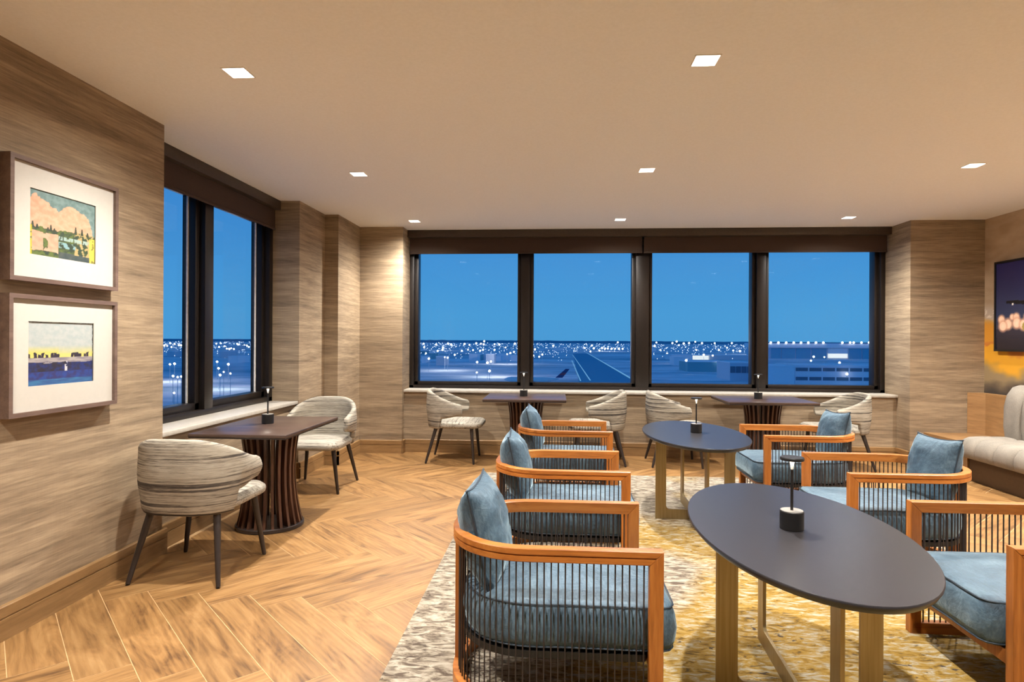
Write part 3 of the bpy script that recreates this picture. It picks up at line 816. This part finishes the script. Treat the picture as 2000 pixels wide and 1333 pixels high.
# ------------------------------------------------------------------ table lamps
def table_lamp():
    o = empty('table_lamp')
    lathe('base', [(.0415, 0), (.043, .002), (.043, .068), (.0415, .07), (.01, .07)], M['black'], o, n=36)
    lathe('base_plate', [(.040, .0702), (.040, .0712), (.01, .0712)], plainsteel, o, n=36)
    lathe('stem', [(.0055, .071), (.0055, .205), (.004, .262)], M['black'], o, n=12)
    lathe('reflector', [(.0045, .222), (.006, .24), (.0095, .262)], M['whitecone'], o, n=16)
    h = lathe('head', [(.03, .262), (.0425, .262), (.043, .264), (.043, .271), (.041, .274), (.01, .274)], M['black'], o, n=36)
    lathe('led_ring', [(.012, .2612), (.026, .2612), (.026, .2618), (.012, .2618)], M['led'], h, n=24)
    return o
plainsteel = plain('satin_steel', srgb(190, 182, 170), .35, .6)
lp = table_lamp()
for i, (loc, lab) in enumerate([((.903, 2.405, .656+RUGZ+.0005), 'black rechargeable table lamp on the near golden-rug oval table'),
                                ((1.098, 4.86, .656+RUGZ+.0005), 'black rechargeable table lamp on the oval table by the window end of the rug'),
                                ((-2.147, 4.443, .745), 'black rechargeable table lamp on the table by the two-pane window'),
                                ((-.355, 6.90, .745), 'black rechargeable table lamp on the runway-view table'),
                                ((2.235, 6.93, .745), 'black rechargeable table lamp on the hangar-view table')]):
    o = lp if i == 0 else copy_tree(lp)
    o.location = loc
    lab = lab.replace('near golden-rug oval table', 'oval table over the golden part of the rug')
    tag(o, lab, 'lamp', 'cordless table lamps')

# ------------------------------------------------------------------ framed pictures on the left wall
def art_pink(u, v):
    n1 = fbm(u*4, v*4, 1); n2 = fbm(u*14, v*14, 2); n3 = fbm(u*30, v*6, 4)
    c = lerp((240, 176, 140), (248, 196, 162), .5+n2)
    ks = [(0, .78), (.06, .93), (.15, .90), (.30, .80), (.42, .73), (.52, .84), (.62, .86), (.75, .81), (.88, .73), (.94, .55), (.97, .3), (1.0, .1)]
    for (a, p), (b, q) in zip(ks, ks[1:]):
        if a <= u <= b: edge = p+(q-p)*(u-a)/(b-a)+.03*n1+.04*n2
    if v > edge: c = lerp((118, 146, 142), (146, 172, 168), .5+n2)
    hor = .44-.02*math.sin(u*6)
    if v < hor+.03*n2+.012:
        c = lerp((60, 76, 62), (110, 126, 62), .5+n2*1.4)
        if u < .42 and v < hor-.05 and v > .10+.06*n1 and not (.2 < u < .27 and n2 > -.1): c = lerp((238, 190, 158), (226, 170, 140), .5+n2)
        elif u > .42:
            if .30 < v < .36 and n3 > -.15: c = (176, 200, 190)
            elif .18 < v < .27 and u < .68 and n2 > -.05: c = (150, 190, 196)
            elif v > .1 and u > .66 and n2 > 0: c = (200, 176, 120)
            elif v < .12: c = lerp((70, 84, 84), (92, 100, 96), .5+n2)
    sp = [(.06, .075), (.12, .05), (.27, .04), (.31, .085), (.36, .04), (.68, .10), (.78, .085), (.87, .05)]
    for a, h in sp:
        if abs(u-a) < .008+.012*max(0, 1-(v-hor)/h) and hor-.02 < v < hor+h: c = (64, 74, 58)
    if u < .05 and v < .45: c = (222, 204, 60) if n2 > -.3 else (120, 120, 60)
    if u > .90 and v < .42: c = (244, 222, 92) if n2 > -.35 else (150, 140, 70)
    if u < .012 or u > .985 or v > .985: c = (70, 68, 52)
    return c
def art_blue(u, v):
    n1 = fbm(u*4, v*4, 11); n2 = fbm(u*14, v*14, 12); n3 = fbm(u*5, v*40, 14)
    c = lerp((196, 206, 204), (212, 216, 212), .5+n2)
    if v < .62+.02*n1: c = lerp(c, (240, 226, 120), max(0, (.62-v)/.10)*(.9 if u < .45 else .45+.5*abs(u-.6)))
    if v < .50: c = lerp(c, (240, 232, 130), .7)
    hor = .435
    tw = [(.03, .06), (.12, .07), (.18, .055), (.22, .07), (.28, .05), (.36, .07), (.40, .085), (.44, .05), (.66, .065), (.70, .07), (.73, .065), (.78, .05), (.86, .05), (.90, .07)]
    for a, h in tw:
        if abs(u-a) < .022+.01*n2 and hor-.01 < v < hor+h*(1+.3*n2): c = (60, 50, 66)
    if v < hor:
        c = lerp((58, 46, 84), (84, 66, 110), .5+n2)
        if v > .355+.02*n3: c = lerp((196, 186, 180), (150, 140, 150), .5+n3*1.5)
        elif v > .22: c = lerp((56, 48, 62), (46, 60, 130), .4+n2+ (0 if u < .55 else .25))
        elif v > .10: c = lerp((52, 80, 160), (62, 60, 120), .5+n2*1.3)
        else: c = lerp((70, 130, 180), (60, 96, 156), .5+n3)
        if abs(u-.56) < .02 and .22 < v < .37 and n2 > -.1: c = (230, 228, 230)
    e = .018+.012*n2
    if u < .012 or u > 1-e or v > 1-.8*e-.01 or v < .015: c = (74, 82, 84)
    return c
def picture(y0, y1, z0, z1, ay0, ay1, az0, az1, fn, lab):
    xw, xf = XL, XL+.056
    o = empty('framed_picture', (0, 0, 0)); t = .021
    bm = bmesh.new()
    def bar(a, b):  # mitred bars from outer rect to inner rect
        (y_a, z_a), (y_b, z_b), (iy_b, iz_b), (iy_a, iz_a) = a[0], a[1], b[1], b[0]
        vs = [bm.verts.new(p) for p in ((xw, y_a, z_a), (xw, y_b, z_b), (xw, iy_b, iz_b), (xw, iy_a, iz_a), (xf, y_a, z_a), (xf, y_b, z_b), (xf, iy_b, iz_b), (xf, iy_a, iz_a))]
        for f in ((0, 3, 2, 1), (4, 5, 6, 7), (0, 1, 5, 4), (1, 2, 6, 5), (2, 3, 7, 6), (3, 0, 4, 7)): bm.faces.new([vs[i] for i in f])
    O = [(y0, z0), (y1, z0), (y1, z1), (y0, z1)]; I = [(y0+t, z0+t), (y1-t, z0+t), (y1-t, z1-t), (y0+t, z1-t)]
    for k in range(4): bar((O[k], O[(k+1) % 4]), (I[k], I[(k+1) % 4]))
    mkbm('frame', bm, M['picframe'], o, smooth=False)
    xm = xf-.016
    bm = bmesh.new()
    for a in ((y0+t, ay0, z0+t, z1-t), (ay1, y1-t, z0+t, z1-t), (ay0, ay1, z0+t, az0), (ay0, ay1, az1, z1-t)): bbox(bm, xm-.004, xm, *a)
    mkbm('mat_board', bm, M['mat'], o, smooth=False)
    box('backing', xw, xm-.008, y0+t, y1-t, z0+t, z1-t, M['matcore'], o)
    painted_grid('artwork', (xm-.006, ay0-.005, az0-.005), (0, ay1-ay0+.01, 0), (0, 0, az1-az0+.01), 250, 190, fn, M['paint'], o, gain=.62)
    tag(o, lab, 'picture', 'framed prints on the wall beside the two-pane window')
picture(2.59, 3.274, 1.642, 2.220, 2.712, 3.123, 1.775, 2.088, art_pink, 'framed abstract print of a pink sky over a dark skyline, upper of two')
picture(2.588, 3.271, 1.010, 1.581, 2.706, 3.113, 1.148, 1.456, art_blue, 'framed abstract print of a pale sky over dark blue water, lower of two')

# ------------------------------------------------------------------ framed photograph on the mural wall
BK = [(.055, .345, .040), (.16, .37, .028), (.20, .365, .038), (.205, .30, .05), (.30, .37, .036), (.36, .31, .05), (.12, .29, .05), (.07, .27, .05), (.27, .28, .05), (.45, .35, .04), (.52, .29, .05), (.6, .36, .035), (.7, .3, .05), (.8, .35, .04), (.9, .3, .045)]
def photo(u, v):
    c = lerp((52, 62, 92), (44, 44, 104), (v-.4)/.6) if v > .4 else lerp((70, 66, 78), (52, 62, 92), (v-.25)/.15)
    if v < .235: c = lerp((30, 27, 36), (54, 50, 62), v/.235)
    asp = 1.45/.95
    for a, b, r in BK:
        d = math.hypot((u-a)*asp, v-b)
        if d < r: c = lerp((246, 206, 176), (255, 226, 200), 1-d/r)
        elif d < r*1.7: c = lerp((228, 170, 140), c, (d-r)/(r*.7))
    if math.hypot((u-.29)*asp, v-.255) < .055: c = (176, 150, 84)
    if math.hypot((u-.29)*asp, v-.255) < .018: c = (240, 230, 170)
    wy = .548-.05*(u-.1)
    if u > .10 and wy-.02-.07*min(1, (u-.10)*1.2) < v < wy+.012: c = (26, 28, 36)
    if math.hypot((u-.165)*asp, v-.515) < .012: c = (250, 246, 240)
    return c
def framed_photo():
    o = empty('framed_photograph', (0, 0, 0)); y1, y0, z0, z1 = 6.93, 5.45, 1.288, 2.242; xf = XR-.045; t = .022
    bm = bmesh.new()
    for a in ((y0, y1, z0, z0+t), (y0, y1, z1-t, z1), (y0, y0+t, z0+t, z1-t), (y1-t, y1, z0+t, z1-t)): bbox(bm, xf, XR, *a)
    mkbm('frame', bm, M['black'], o, smooth=False)
    painted_grid('photo_print', (xf+.008, y1-t, z0+t), (0, -(y1-y0-2*t), 0), (0, 0, z1-z0-2*t), 200, 130, photo, M['photo'], o)
    tag(o, 'black-framed dusk photo of an aircraft wing and blurred lights on mural wall', 'picture')
framed_photo()

# ------------------------------------------------------------------ banquette sofa along the mural wall
def sofa():
    o = empty('banquette_sofa', (0, 0, 0))
    YE, YN = 6.46, 2.6
    box('plinth', 4.14, XR-.045, YN, YE-.02, 0, .235, M['sofa_plinth'], o, .003)
    # seat channels, each a padded roll across the seat
    wch = .25; k = 0
    y = YE
    while y > YN:
        y2 = y-wch; R = []
        hh = wch/2
        xs = [4.035, 4.02, 4.025, 4.06, 4.11, 4.2, 4.35, 4.5]; zt = [.25, .30, .37, .425, .446, .452, .452, .45]
        for q in range(9):
            t = q/8; yy = y-wch*t; pf = math.sqrt(max(0, 1-(2*t-1)**4))*.02-.02
            if q in (0, 8): pf -= .006
            end = 0 if not (k == 0 and q < 3) else -.03*(1-q/3)**2
            ring = [(x_+(-pf*.8 if z_ < .44 else 0)-end*.7, yy, z_+(pf if z_ > .3 else 0)+end*(1 if z_ > .3 else 0)) for x_, z_ in zip(xs, zt)]
            ring += [(4.5, yy, .236), (4.07, yy, .236)]
            R.append(ring)
        loft('seat_channel', R, M['linen'], o, sharp=60); y = y2; k += 1
    y = YE-.02; k = 0
    while y > YN:
        R = []
        prof = [(4.44, .44), (4.425, .55), (4.43, .75), (4.455, .88), (4.50, .945), (4.56, .965), (4.62, .94), (4.65, .88), (4.65, .44)]
        for q in range(9):
            t = q/8; yy = y-wch*t; pf = math.sqrt(max(0, 1-(2*t-1)**4))*.022-.022
            if q in (0, 8): pf -= .006
            sh = 0 if not (k == 0 and q < 3) else .05*(1-q/3)**2
            ring = [(x_-(pf if x_ < 4.52 else 0)+(sh*.5 if x_ < 4.52 else 0), yy, z_+(pf if z_ > .9 else 0)-(sh if z_ > .85 else 0)) for x_, z_ in prof]
            R.append(ring)
        loft('back_channel', R, M['linen'], o, sharp=60); y -= wch; k += 1
    # wooden end: low shelf into the corner, and the panel behind
    V = [(4.13, YE-.01), (XR-.002, YE-.01), (XR-.002, 7.138), (4.105, 7.138)]
    loft('end_shelf', [[(p[0], p[1], z) for p in V] for z in (.0, .373)], M['sofa_wood'], o)
    V = [(4.565, 7.137), (4.665, 7.0), (4.665, YN), (XR-.002, YN), (XR-.002, 7.137)]
    loft('back_panel', [[(p[0], p[1], z) for p in V] for z in (.373, .825)], M['sofa_wood'], o)
    tag(o, 'channel-tufted greige banquette with oak end panel along the mural wall', 'sofa')
sofa()

# ------------------------------------------------------------------ outside: the airfield below (ground 30 m under the floor)
GZ = -30.0
def ext(px, py): return atz(px, py, GZ)
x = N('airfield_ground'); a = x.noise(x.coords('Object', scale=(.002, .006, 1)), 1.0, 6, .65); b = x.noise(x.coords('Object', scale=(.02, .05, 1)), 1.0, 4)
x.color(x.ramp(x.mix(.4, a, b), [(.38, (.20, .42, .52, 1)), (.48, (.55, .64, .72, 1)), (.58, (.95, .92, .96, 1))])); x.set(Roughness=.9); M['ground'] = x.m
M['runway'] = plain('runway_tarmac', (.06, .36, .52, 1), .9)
M['runpaint'] = emit_mat('glowing_runway_line', (.40, .75, .85, 1), .30)  # pale runway lines given a faint glow of their own
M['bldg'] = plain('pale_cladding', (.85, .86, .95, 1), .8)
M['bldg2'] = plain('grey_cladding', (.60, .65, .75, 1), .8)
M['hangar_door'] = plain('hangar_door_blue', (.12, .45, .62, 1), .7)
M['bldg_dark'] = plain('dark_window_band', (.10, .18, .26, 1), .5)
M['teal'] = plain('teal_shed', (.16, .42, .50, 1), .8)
M['tree'] = plain('hazed_foliage', (.14, .36, .50, 1), .95)  # distance haze mixed into the foliage as a lighter blue
M['flood'] = emit_mat('floodlight', (1.0, .97, .90, 1), 6.0)
M['floodwarm'] = emit_mat('warm_floodlight', (1.0, .86, .66, 1), 3.5)
M['litbay'] = emit_mat('lit_hangar_bay', (1.0, .95, .78, 1), .75)
M['mast'] = plain('hazed_mast_steel', (.6, .64, .7, 1), .6)  # pole colour paled to imitate haze
M['plane_white'] = plain('aircraft_white', (.75, .76, .80, 1), .4)
M['plane_tail'] = plain('aircraft_tail_navy', (.06, .07, .20, 1), .4)
M['plane_red'] = plain('aircraft_tail_red', (.40, .06, .10, 1), .4)
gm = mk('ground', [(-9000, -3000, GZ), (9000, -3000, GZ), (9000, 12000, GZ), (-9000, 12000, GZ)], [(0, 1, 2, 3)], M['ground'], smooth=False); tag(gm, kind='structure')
# runway
ra = [ext(1133, 744), ext(1119, 688), ext(1148, 688), ext(1236, 743)]
rw = empty('runway'); tag(rw, 'dark straight runway with pale edge lines outside the long window', 'runway')
far = [ext(1133, 755), ext(1119, 691), ext(1147, 691), ext(1262, 757)]
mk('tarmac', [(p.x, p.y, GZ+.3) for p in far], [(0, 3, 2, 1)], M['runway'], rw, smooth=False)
def gline(p, q, wdt, mat, parent, name):
    p, q = Vector(p), Vector(q); t = (q-p).normalized(); n = Vector((-t.y, t.x, 0))*wdt/2
    return mk(name, [(v.x, v.y, GZ+.6) for v in (p-n, q-n, q+n, p+n)], [(0, 1, 2, 3)], mat, parent, smooth=False)
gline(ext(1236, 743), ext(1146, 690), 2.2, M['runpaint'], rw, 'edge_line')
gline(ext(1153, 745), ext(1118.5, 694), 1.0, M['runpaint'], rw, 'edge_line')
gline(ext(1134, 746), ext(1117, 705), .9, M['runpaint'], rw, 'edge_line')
# hangar
def fbox(name, px0, px1, dist, z0, z1, depth, mat, parent, push=0.0):
    """a box facing the camera side: front edge through two photo columns at a ground distance"""
    a, b = ray(px0, 664), ray(px1, 664)
    yd = dist
    p = Vector((a[0]/a[1]*yd, yd-push, 0)); q = Vector((b[0]/b[1]*yd, yd-push, 0))
    V = [(p.x, p.y, z0), (q.x, q.y, z0), (q.x, q.y+depth, z0), (p.x, p.y+depth, z0), (p.x, p.y, z1), (q.x, q.y, z1), (q.x, q.y+depth, z1), (p.x, p.y+depth, z1)]
    return mk(name, V, [(0, 3, 2, 1), (4, 5, 6, 7), (0, 1, 5, 4), (1, 2, 6, 5), (2, 3, 7, 6), (3, 0, 4, 7)], mat, parent, smooth=False)
def zpix(py, dist, px=1600): d = ray(px, py); return CAMH+d[2]/d[1]*dist
HD = 1150.0
hg = empty('hangar', (0, 0, 0)); tag(hg, 'long flat-roofed hangar with blue doors and one lit bay', 'hangar')
fbox('body', 1488, 1790, HD, GZ, zpix(680, HD), 90, M['bldg2'], hg)
fbox('fascia', 1484, 1794, HD, zpix(680, HD), zpix(671.5, HD), 95, M['bldg'], hg, 3)
for a, b in ((1506, 1525), (1526.5, 1553), (1554.5, 1583), (1585, 1614), (1658, 1682), (1684, 1700), (1703, 1730)):
    fbox('door', a, b, HD, GZ, zpix(681, HD), 1.5, M['hangar_door'], hg, 1)
fbox('door', 1617, 1655, HD, zpix(691, HD), zpix(681, HD), 1.5, M['bldg'], hg, 1)
fbox('lit_bay', 1617, 1655, HD, GZ+2, zpix(691, HD), 1, M['litbay'], hg, 1.2)
fl0 = None
def floodlight(p, r, mat, lab, grp, mast=True, name='floodlight_mast', lit=False):
    o = empty(name, (p.x, p.y, GZ if mast else p.z-r))
    bm = bmesh.new(); bmesh.ops.create_icosphere(bm, subdivisions=1, radius=r); bmesh.ops.translate(bm, verts=bm.verts[:], vec=(0, 0, (p.z-GZ) if mast else r))
    mkbm('lamp_head', bm, mat, o)
    if mast:
        h = p.z-GZ; loft('pole', [[(.14*math.cos(2*PI*k/5), .14*math.sin(2*PI*k/5), z) for k in range(5)] for z in (0, max(.5, h-r*.6))], M['mast'], o)
    else:
        loft('bracket', [[(.3*math.cos(2*PI*k/5), .3*math.sin(2*PI*k/5), z) for k in range(5)] for z in (-1.0, .4)], M['mast'], o)
    if lit:
        li = bpy.data.objects.new('beam', apron); COL.objects.link(li); li.parent = o; li.location = (0, 0, p.z-GZ+r*2+6)
    tag(o, lab, 'floodlight', grp)
for cx_ in (195, 310, 428, 540, 650, 760, 875, 985, 1270, 1388, 1440, 1558, 1672):
    px = 1480+cx_/7.69; d = ray(px, 669.6); k = (HD-4)/d[1]
    floodlight(Vector((d[0]*k, HD-4, CAMH+d[2]*k)), 2.0, M['flood'], 'bright roof-edge floodlight of the long hangar', 'floodlights along the hangar roof edge', False, 'roof_floodlight')
pane = []
for x_, y_ in ((150, 275), (160, 335), (365, 290), (390, 400), (470, 380), (480, 345), (565, 275), (620, 290), (800, 395), (845, 280), (905, 380), (930, 295), (990, 385), (1045, 270), (1110, 395), (1160, 380), (1180, 235), (1125, 275), (1170, 290), (1355, 380), (1355, 285), (1435, 290), (1545, 340), (1570, 455), (1625, 437), (1685, 415), (1700, 275), (1060, 590), (1235, 600), (1295, 580), (1055, 765), (1270, 740), (240, 530), (190, 440), (510, 505), (560, 515), (680, 465)):
    pane.append((810+x_/8.696, 640+y_/8.696))
for x_, y_ in ((135, 390), (265, 480), (110, 500), (210, 520), (465, 325), (1145, 320), (1605, 265), (1120, 425), (1280, 410), (1325, 365), (1380, 375), (1430, 375), (1495, 378), (1560, 378), (1625, 378), (1690, 378), (1855, 255), (1850, 320), (1020, 365), (1180, 370)):
    pane.append((1030+x_/9.09, 640+y_/9.09))
for x_, y_ in ((200, 268), (485, 278), (560, 250), (600, 315), (685, 285), (780, 278), (890, 255), (1010, 280), (1235, 280), (1540, 278), (170, 328), (275, 400), (390, 465), (910, 400), (1040, 485), (1200, 500), (1310, 400), (1565, 410), (1455, 360), (1305, 605), (1390, 605), (730, 585), (1680, 420)):
    pane.append((1260+x_/9.09, 640+y_/9.09))
for x_, y_ in ((840, 440), (1000, 445), (800, 500), (1228, 530), (1340, 700)):
    pane.append((1480+x_/7.69, 640+y_/7.69))
rl = random.Random(3); nlit = 0
apron = bpy.data.lights.new('apron_light', 'POINT'); apron.energy = 2.6e4; apron.color = (1.0, .95, .92); apron.shadow_soft_size = 2.0
for px in range(322, 372, 5): pane.append((px+rl.uniform(-2, 2), 672+rl.uniform(-2, 8)))
for px in range(422, 492, 5): pane.append((px+rl.uniform(-2, 2), 673+rl.uniform(-2, 10)))
pane += [(332, 712), (341, 711), (338, 735), (347, 737), (354, 736), (340, 768), (424, 707), (427, 720), (437, 727), (450, 730), (430, 733), (446, 712)]
big = {(1055, 765), (1060, 590)}
for px, py in pane:
    hm = 8.0 if py < 692 else 13.0
    if 1105 < px < 1255 and py > 682: hm = 3.5                         # mast height
    base = 664.5+ROLL*(px-1000)
    # lamp seen below the horizon by (camera height above lamp)/distance
    dd = (CAMH-(GZ+hm))*F/max(1.6, py-base); dd = min(dd, 4600)
    p = atd(px, py, dd*math.hypot(1, (px-1000)/F))
    r = (1.5+.7*rl.random())*dd/F*(1.2 if py > 700 else 1.0)
    mat = M['flood'] if rl.random() < .8 else M['floodwarm']
    win = 'two-pane window' if px < 600 else 'long window'
    if (1400 < px < 1416 and 704 < py < 708) or (1650 < px < 1658 and 728 < py < 734):      # fixed to a building
        bd = (ext(1384, 727).y if px < 1500 else ext(1632, 752).y)-3; dv = ray(px, py); kk = bd/dv[1]
        floodlight(Vector((dv[0]*kk, bd, CAMH+dv[2]*kk)), 1.0, M['flood'], 'floodlight on the eaves of the teal shed' if px < 1500 else 'single floodlight on the front of the long two-storey building', 'floodlights on the airport buildings', False, 'wall_floodlight')
        continue
    nlit += 1; lit = nlit % 6 == 0 and py > 678
    floodlight(p, r, mat, 'bright floodlight mast on the airfield seen through the '+win, 'airfield floodlight masts through the '+win, True, lit=lit)
# faint scattered town lights: beyond counting
V, Fc = [], []
for k in range(1700):
    px = rl.uniform(300, 560) if k < 420 else rl.uniform(800, 1720)
    base = 664.5+ROLL*(px-1000); py = base+6.5+abs(rl.gauss(0, 1))*14
    if 1120 < px < 1245 and py > 690: continue
    if px > 1478 and py < 712: continue
    if py > base+62: continue
    p = ext(px, py); p.z += 3; dd = p.length; r = dd/F*rl.uniform(.3, .85)
    n0 = len(V); V += [(p.x+r, p.y, p.z), (p.x-r, p.y, p.z), (p.x, p.y+r, p.z), (p.x, p.y-r, p.z), (p.x, p.y, p.z+r), (p.x, p.y, p.z-r)]
    for a, b, c in ((0, 2, 4), (2, 1, 4), (1, 3, 4), (3, 0, 4), (2, 0, 5), (1, 2, 5), (3, 1, 5), (0, 3, 5)): Fc.append((n0+a, n0+b, n0+c))
M['town'] = emit_mat('town_light', (.86, .93, 1.0, 1), 2.2)
tag(mk('town_lights', V, Fc, M['town'], smooth=False), 'countless faint lights scattered across the airfield and town', 'lights', kind='stuff')
# low buildings
def low_building(px0, px1, pyb, pyt, depth, mat, lab, floors=0, bays=0, cat='building'):
    pc = ext((px0+px1)/2, pyb); dist = pc.y
    o = empty('airport_building', (0, 0, 0)); zt = zpix(pyt, dist, (px0+px1)/2)
    fbox('walls', px0, px1, dist, GZ, zt, depth, mat, o); fbox('roof', px0-.6, px1+.6, dist, zt, zt+.8, depth, M['bldg'], o, .5)
    h = (zt-GZ)
    for f in range(floors):
        for b in range(max(1, bays)):
            a0 = px0+(px1-px0)*(b+.06)/max(1, bays); a1 = px0+(px1-px0)*(b+.94)/max(1, bays)
            fbox('window', a0, a1, dist, GZ+h*(f+.45)/floors, GZ+h*(f+.82)/floors, .4, M['bldg_dark'], o, .3)
    tag(o, lab, cat)
low_building(1553, 1712, 752, 716, 40, M['bldg'], 'long pale two-storey building with dark window bands below the hangar', 2, 6)
low_building(1497, 1552, 754, 717, 40, M['bldg'], 'plain pale block beside the two-storey building below the hangar')
low_building(1344, 1424, 727, 708, 45, M['teal'], 'low teal shed standing beyond the apron')
low_building(1426, 1470, 744, 710, 40, M['bldg2'], 'grey block with tall panels beside the mullion view of the shed', 1, 4)
low_building(1312, 1353, 704, 694, 60, M['bldg'], 'pale curved-looking low warehouse behind the teal shed')
low_building(1355, 1384, 703, 695, 60, M['litbay'], 'brightly lit white warehouse behind the teal shed')
low_building(1386, 1468, 703, 695, 60, M['bldg2'], 'long grey warehouse behind the teal shed')
rb = random.Random(11)
for k in range(26):
    px = rb.choice([rb.uniform(822, 1005), rb.uniform(822, 1005), rb.uniform(1045, 1105), rb.uniform(1270, 1340), rb.uniform(330, 368), rb.uniform(424, 490)])
    py = rb.uniform(672, 716); wd = rb.uniform(8, 26)
    o = empty('low_warehouse'); pc = ext(px, py); dist = pc.y; h = rb.uniform(6, 13)
    fbox('walls', px-wd/2, px+wd/2, dist, GZ, GZ+h, 30, M[rb.choice(['bldg', 'bldg2', 'teal'])], o); fbox('roof', px-wd/2-.3, px+wd/2+.3, dist, GZ+h, GZ+h+1, 30, M['bldg'], o, .5)
    win = 'two-pane window' if px < 600 else 'long window'
    tag(o, 'small flat-roofed warehouse among the lights through the '+win, 'building', 'low warehouses through the '+win)
# far tree line and skyline
V, Fc = [], []
n = 420; D0 = 5200
rt = random.Random(5); hs = []
for k in range(n+1):
    t = -1.25+2.3*k/n
    h = 7+5*abs(fbm(t*40, 1, 3))+ (9*max(0, nz2(t*130, 2, 9)-.25))
    hs.append(h); xx, yy = D0*math.tan(t) if abs(t) < 1.2 else D0*math.tan(math.copysign(1.2, t)), D0
    xx, yy = D0*1.2*math.sin(t), D0*1.2*math.cos(t)
    V += [(xx, yy, GZ), (xx, yy, GZ+18+h), (xx*1.02, yy*1.02, GZ)]
for k in range(n):
    a = 3*k; Fc += [(a, a+3, a+4, a+1), (a+1, a+4, a+5, a+2)]
tag(mk('distant_treeline', V, Fc, M['tree'], smooth=False), 'dark tree line along the horizon beyond the airfield', 'trees', kind='stuff')
# parked aircraft by the runway
def aircraft():
    o = empty('parked_aircraft', (0, 0, 0))
    a, b = ray(985, 664), ray(1092, 664); D = 455.0
    p0 = Vector((a[0]/a[1]*D, D, 0)); p1 = Vector((b[0]/b[1]*D, D, 0)); zc = zpix(741.0, D, 1040); L = (p1-p0).length
    prof = [(0, .1), (.02, .9), (.06, 1.6), (.12, 2.0), (.75, 2.0), (.88, 1.3), (1.0, .3)]
    loft('fuselage', [[(p0.x+L*t, D+r*math.cos(2*PI*k/14), zc-.4+(1-r/2.0)*.9*(1 if t > .5 else 0)+r*math.sin(2*PI*k/14)) for k in range(14)] for t, r in prof], M['plane_white'], o, sharp=None)
    zt = zpix(721, D, 1100)
    def fin(name, pts, mat, th=.5):
        R = [[(x_, D+s, z_) for x_, z_ in pts] for s in (-th/2, th/2)]
        return loft(name, R, mat, o)
    xr = lambda px: ray(px, 664)[0]/ray(px, 664)[1]*D
    zm = zc+1.2; lo = .45*zt+.55*zm; hi = .2*zm+.8*zt
    fin('tail_fin', [(xr(1085), zm), (xr(1099), zm), (xr(1113), zt), (xr(1105), zt)], M['plane_tail'])
    fin('tail_stripe', [(xr(1092), zm+.30*(zt-zm)), (xr(1103), zm+.30*(zt-zm)), (xr(1107), zm+.58*(zt-zm)), (xr(1098), zm+.58*(zt-zm))], M['plane_red'], .7)
    mk('wing', [(p0.x+L*.42, D, zc-1.2), (p0.x+L*.55, D, zc-1.2), (p0.x+L*.72, D-17, zc-.2), (p0.x+L*.67, D-17, zc-.2), (p0.x+L*.42, D, zc-.9), (p0.x+L*.55, D, zc-.9), (p0.x+L*.72, D-17, zc), (p0.x+L*.67, D-17, zc)],
       [(0, 3, 2, 1), (4, 5, 6, 7), (0, 1, 5, 4), (1, 2, 6, 5), (2, 3, 7, 6), (3, 0, 4, 7)], M['plane_white'], o, smooth=False)
    for t in (.12, .5): mk('landing_gear', *loft_data([[(p0.x+L*t+.4*math.cos(2*PI*k/6), D+.4*math.sin(2*PI*k/6), z) for k in range(6)] for z in (GZ, zc-1.5)]), M['mast'], o, smooth=False)
    tag(o, 'white airliner with dark red-marked tail parked beside the runway', 'airplane')
aircraft()
print('planks', nplank)
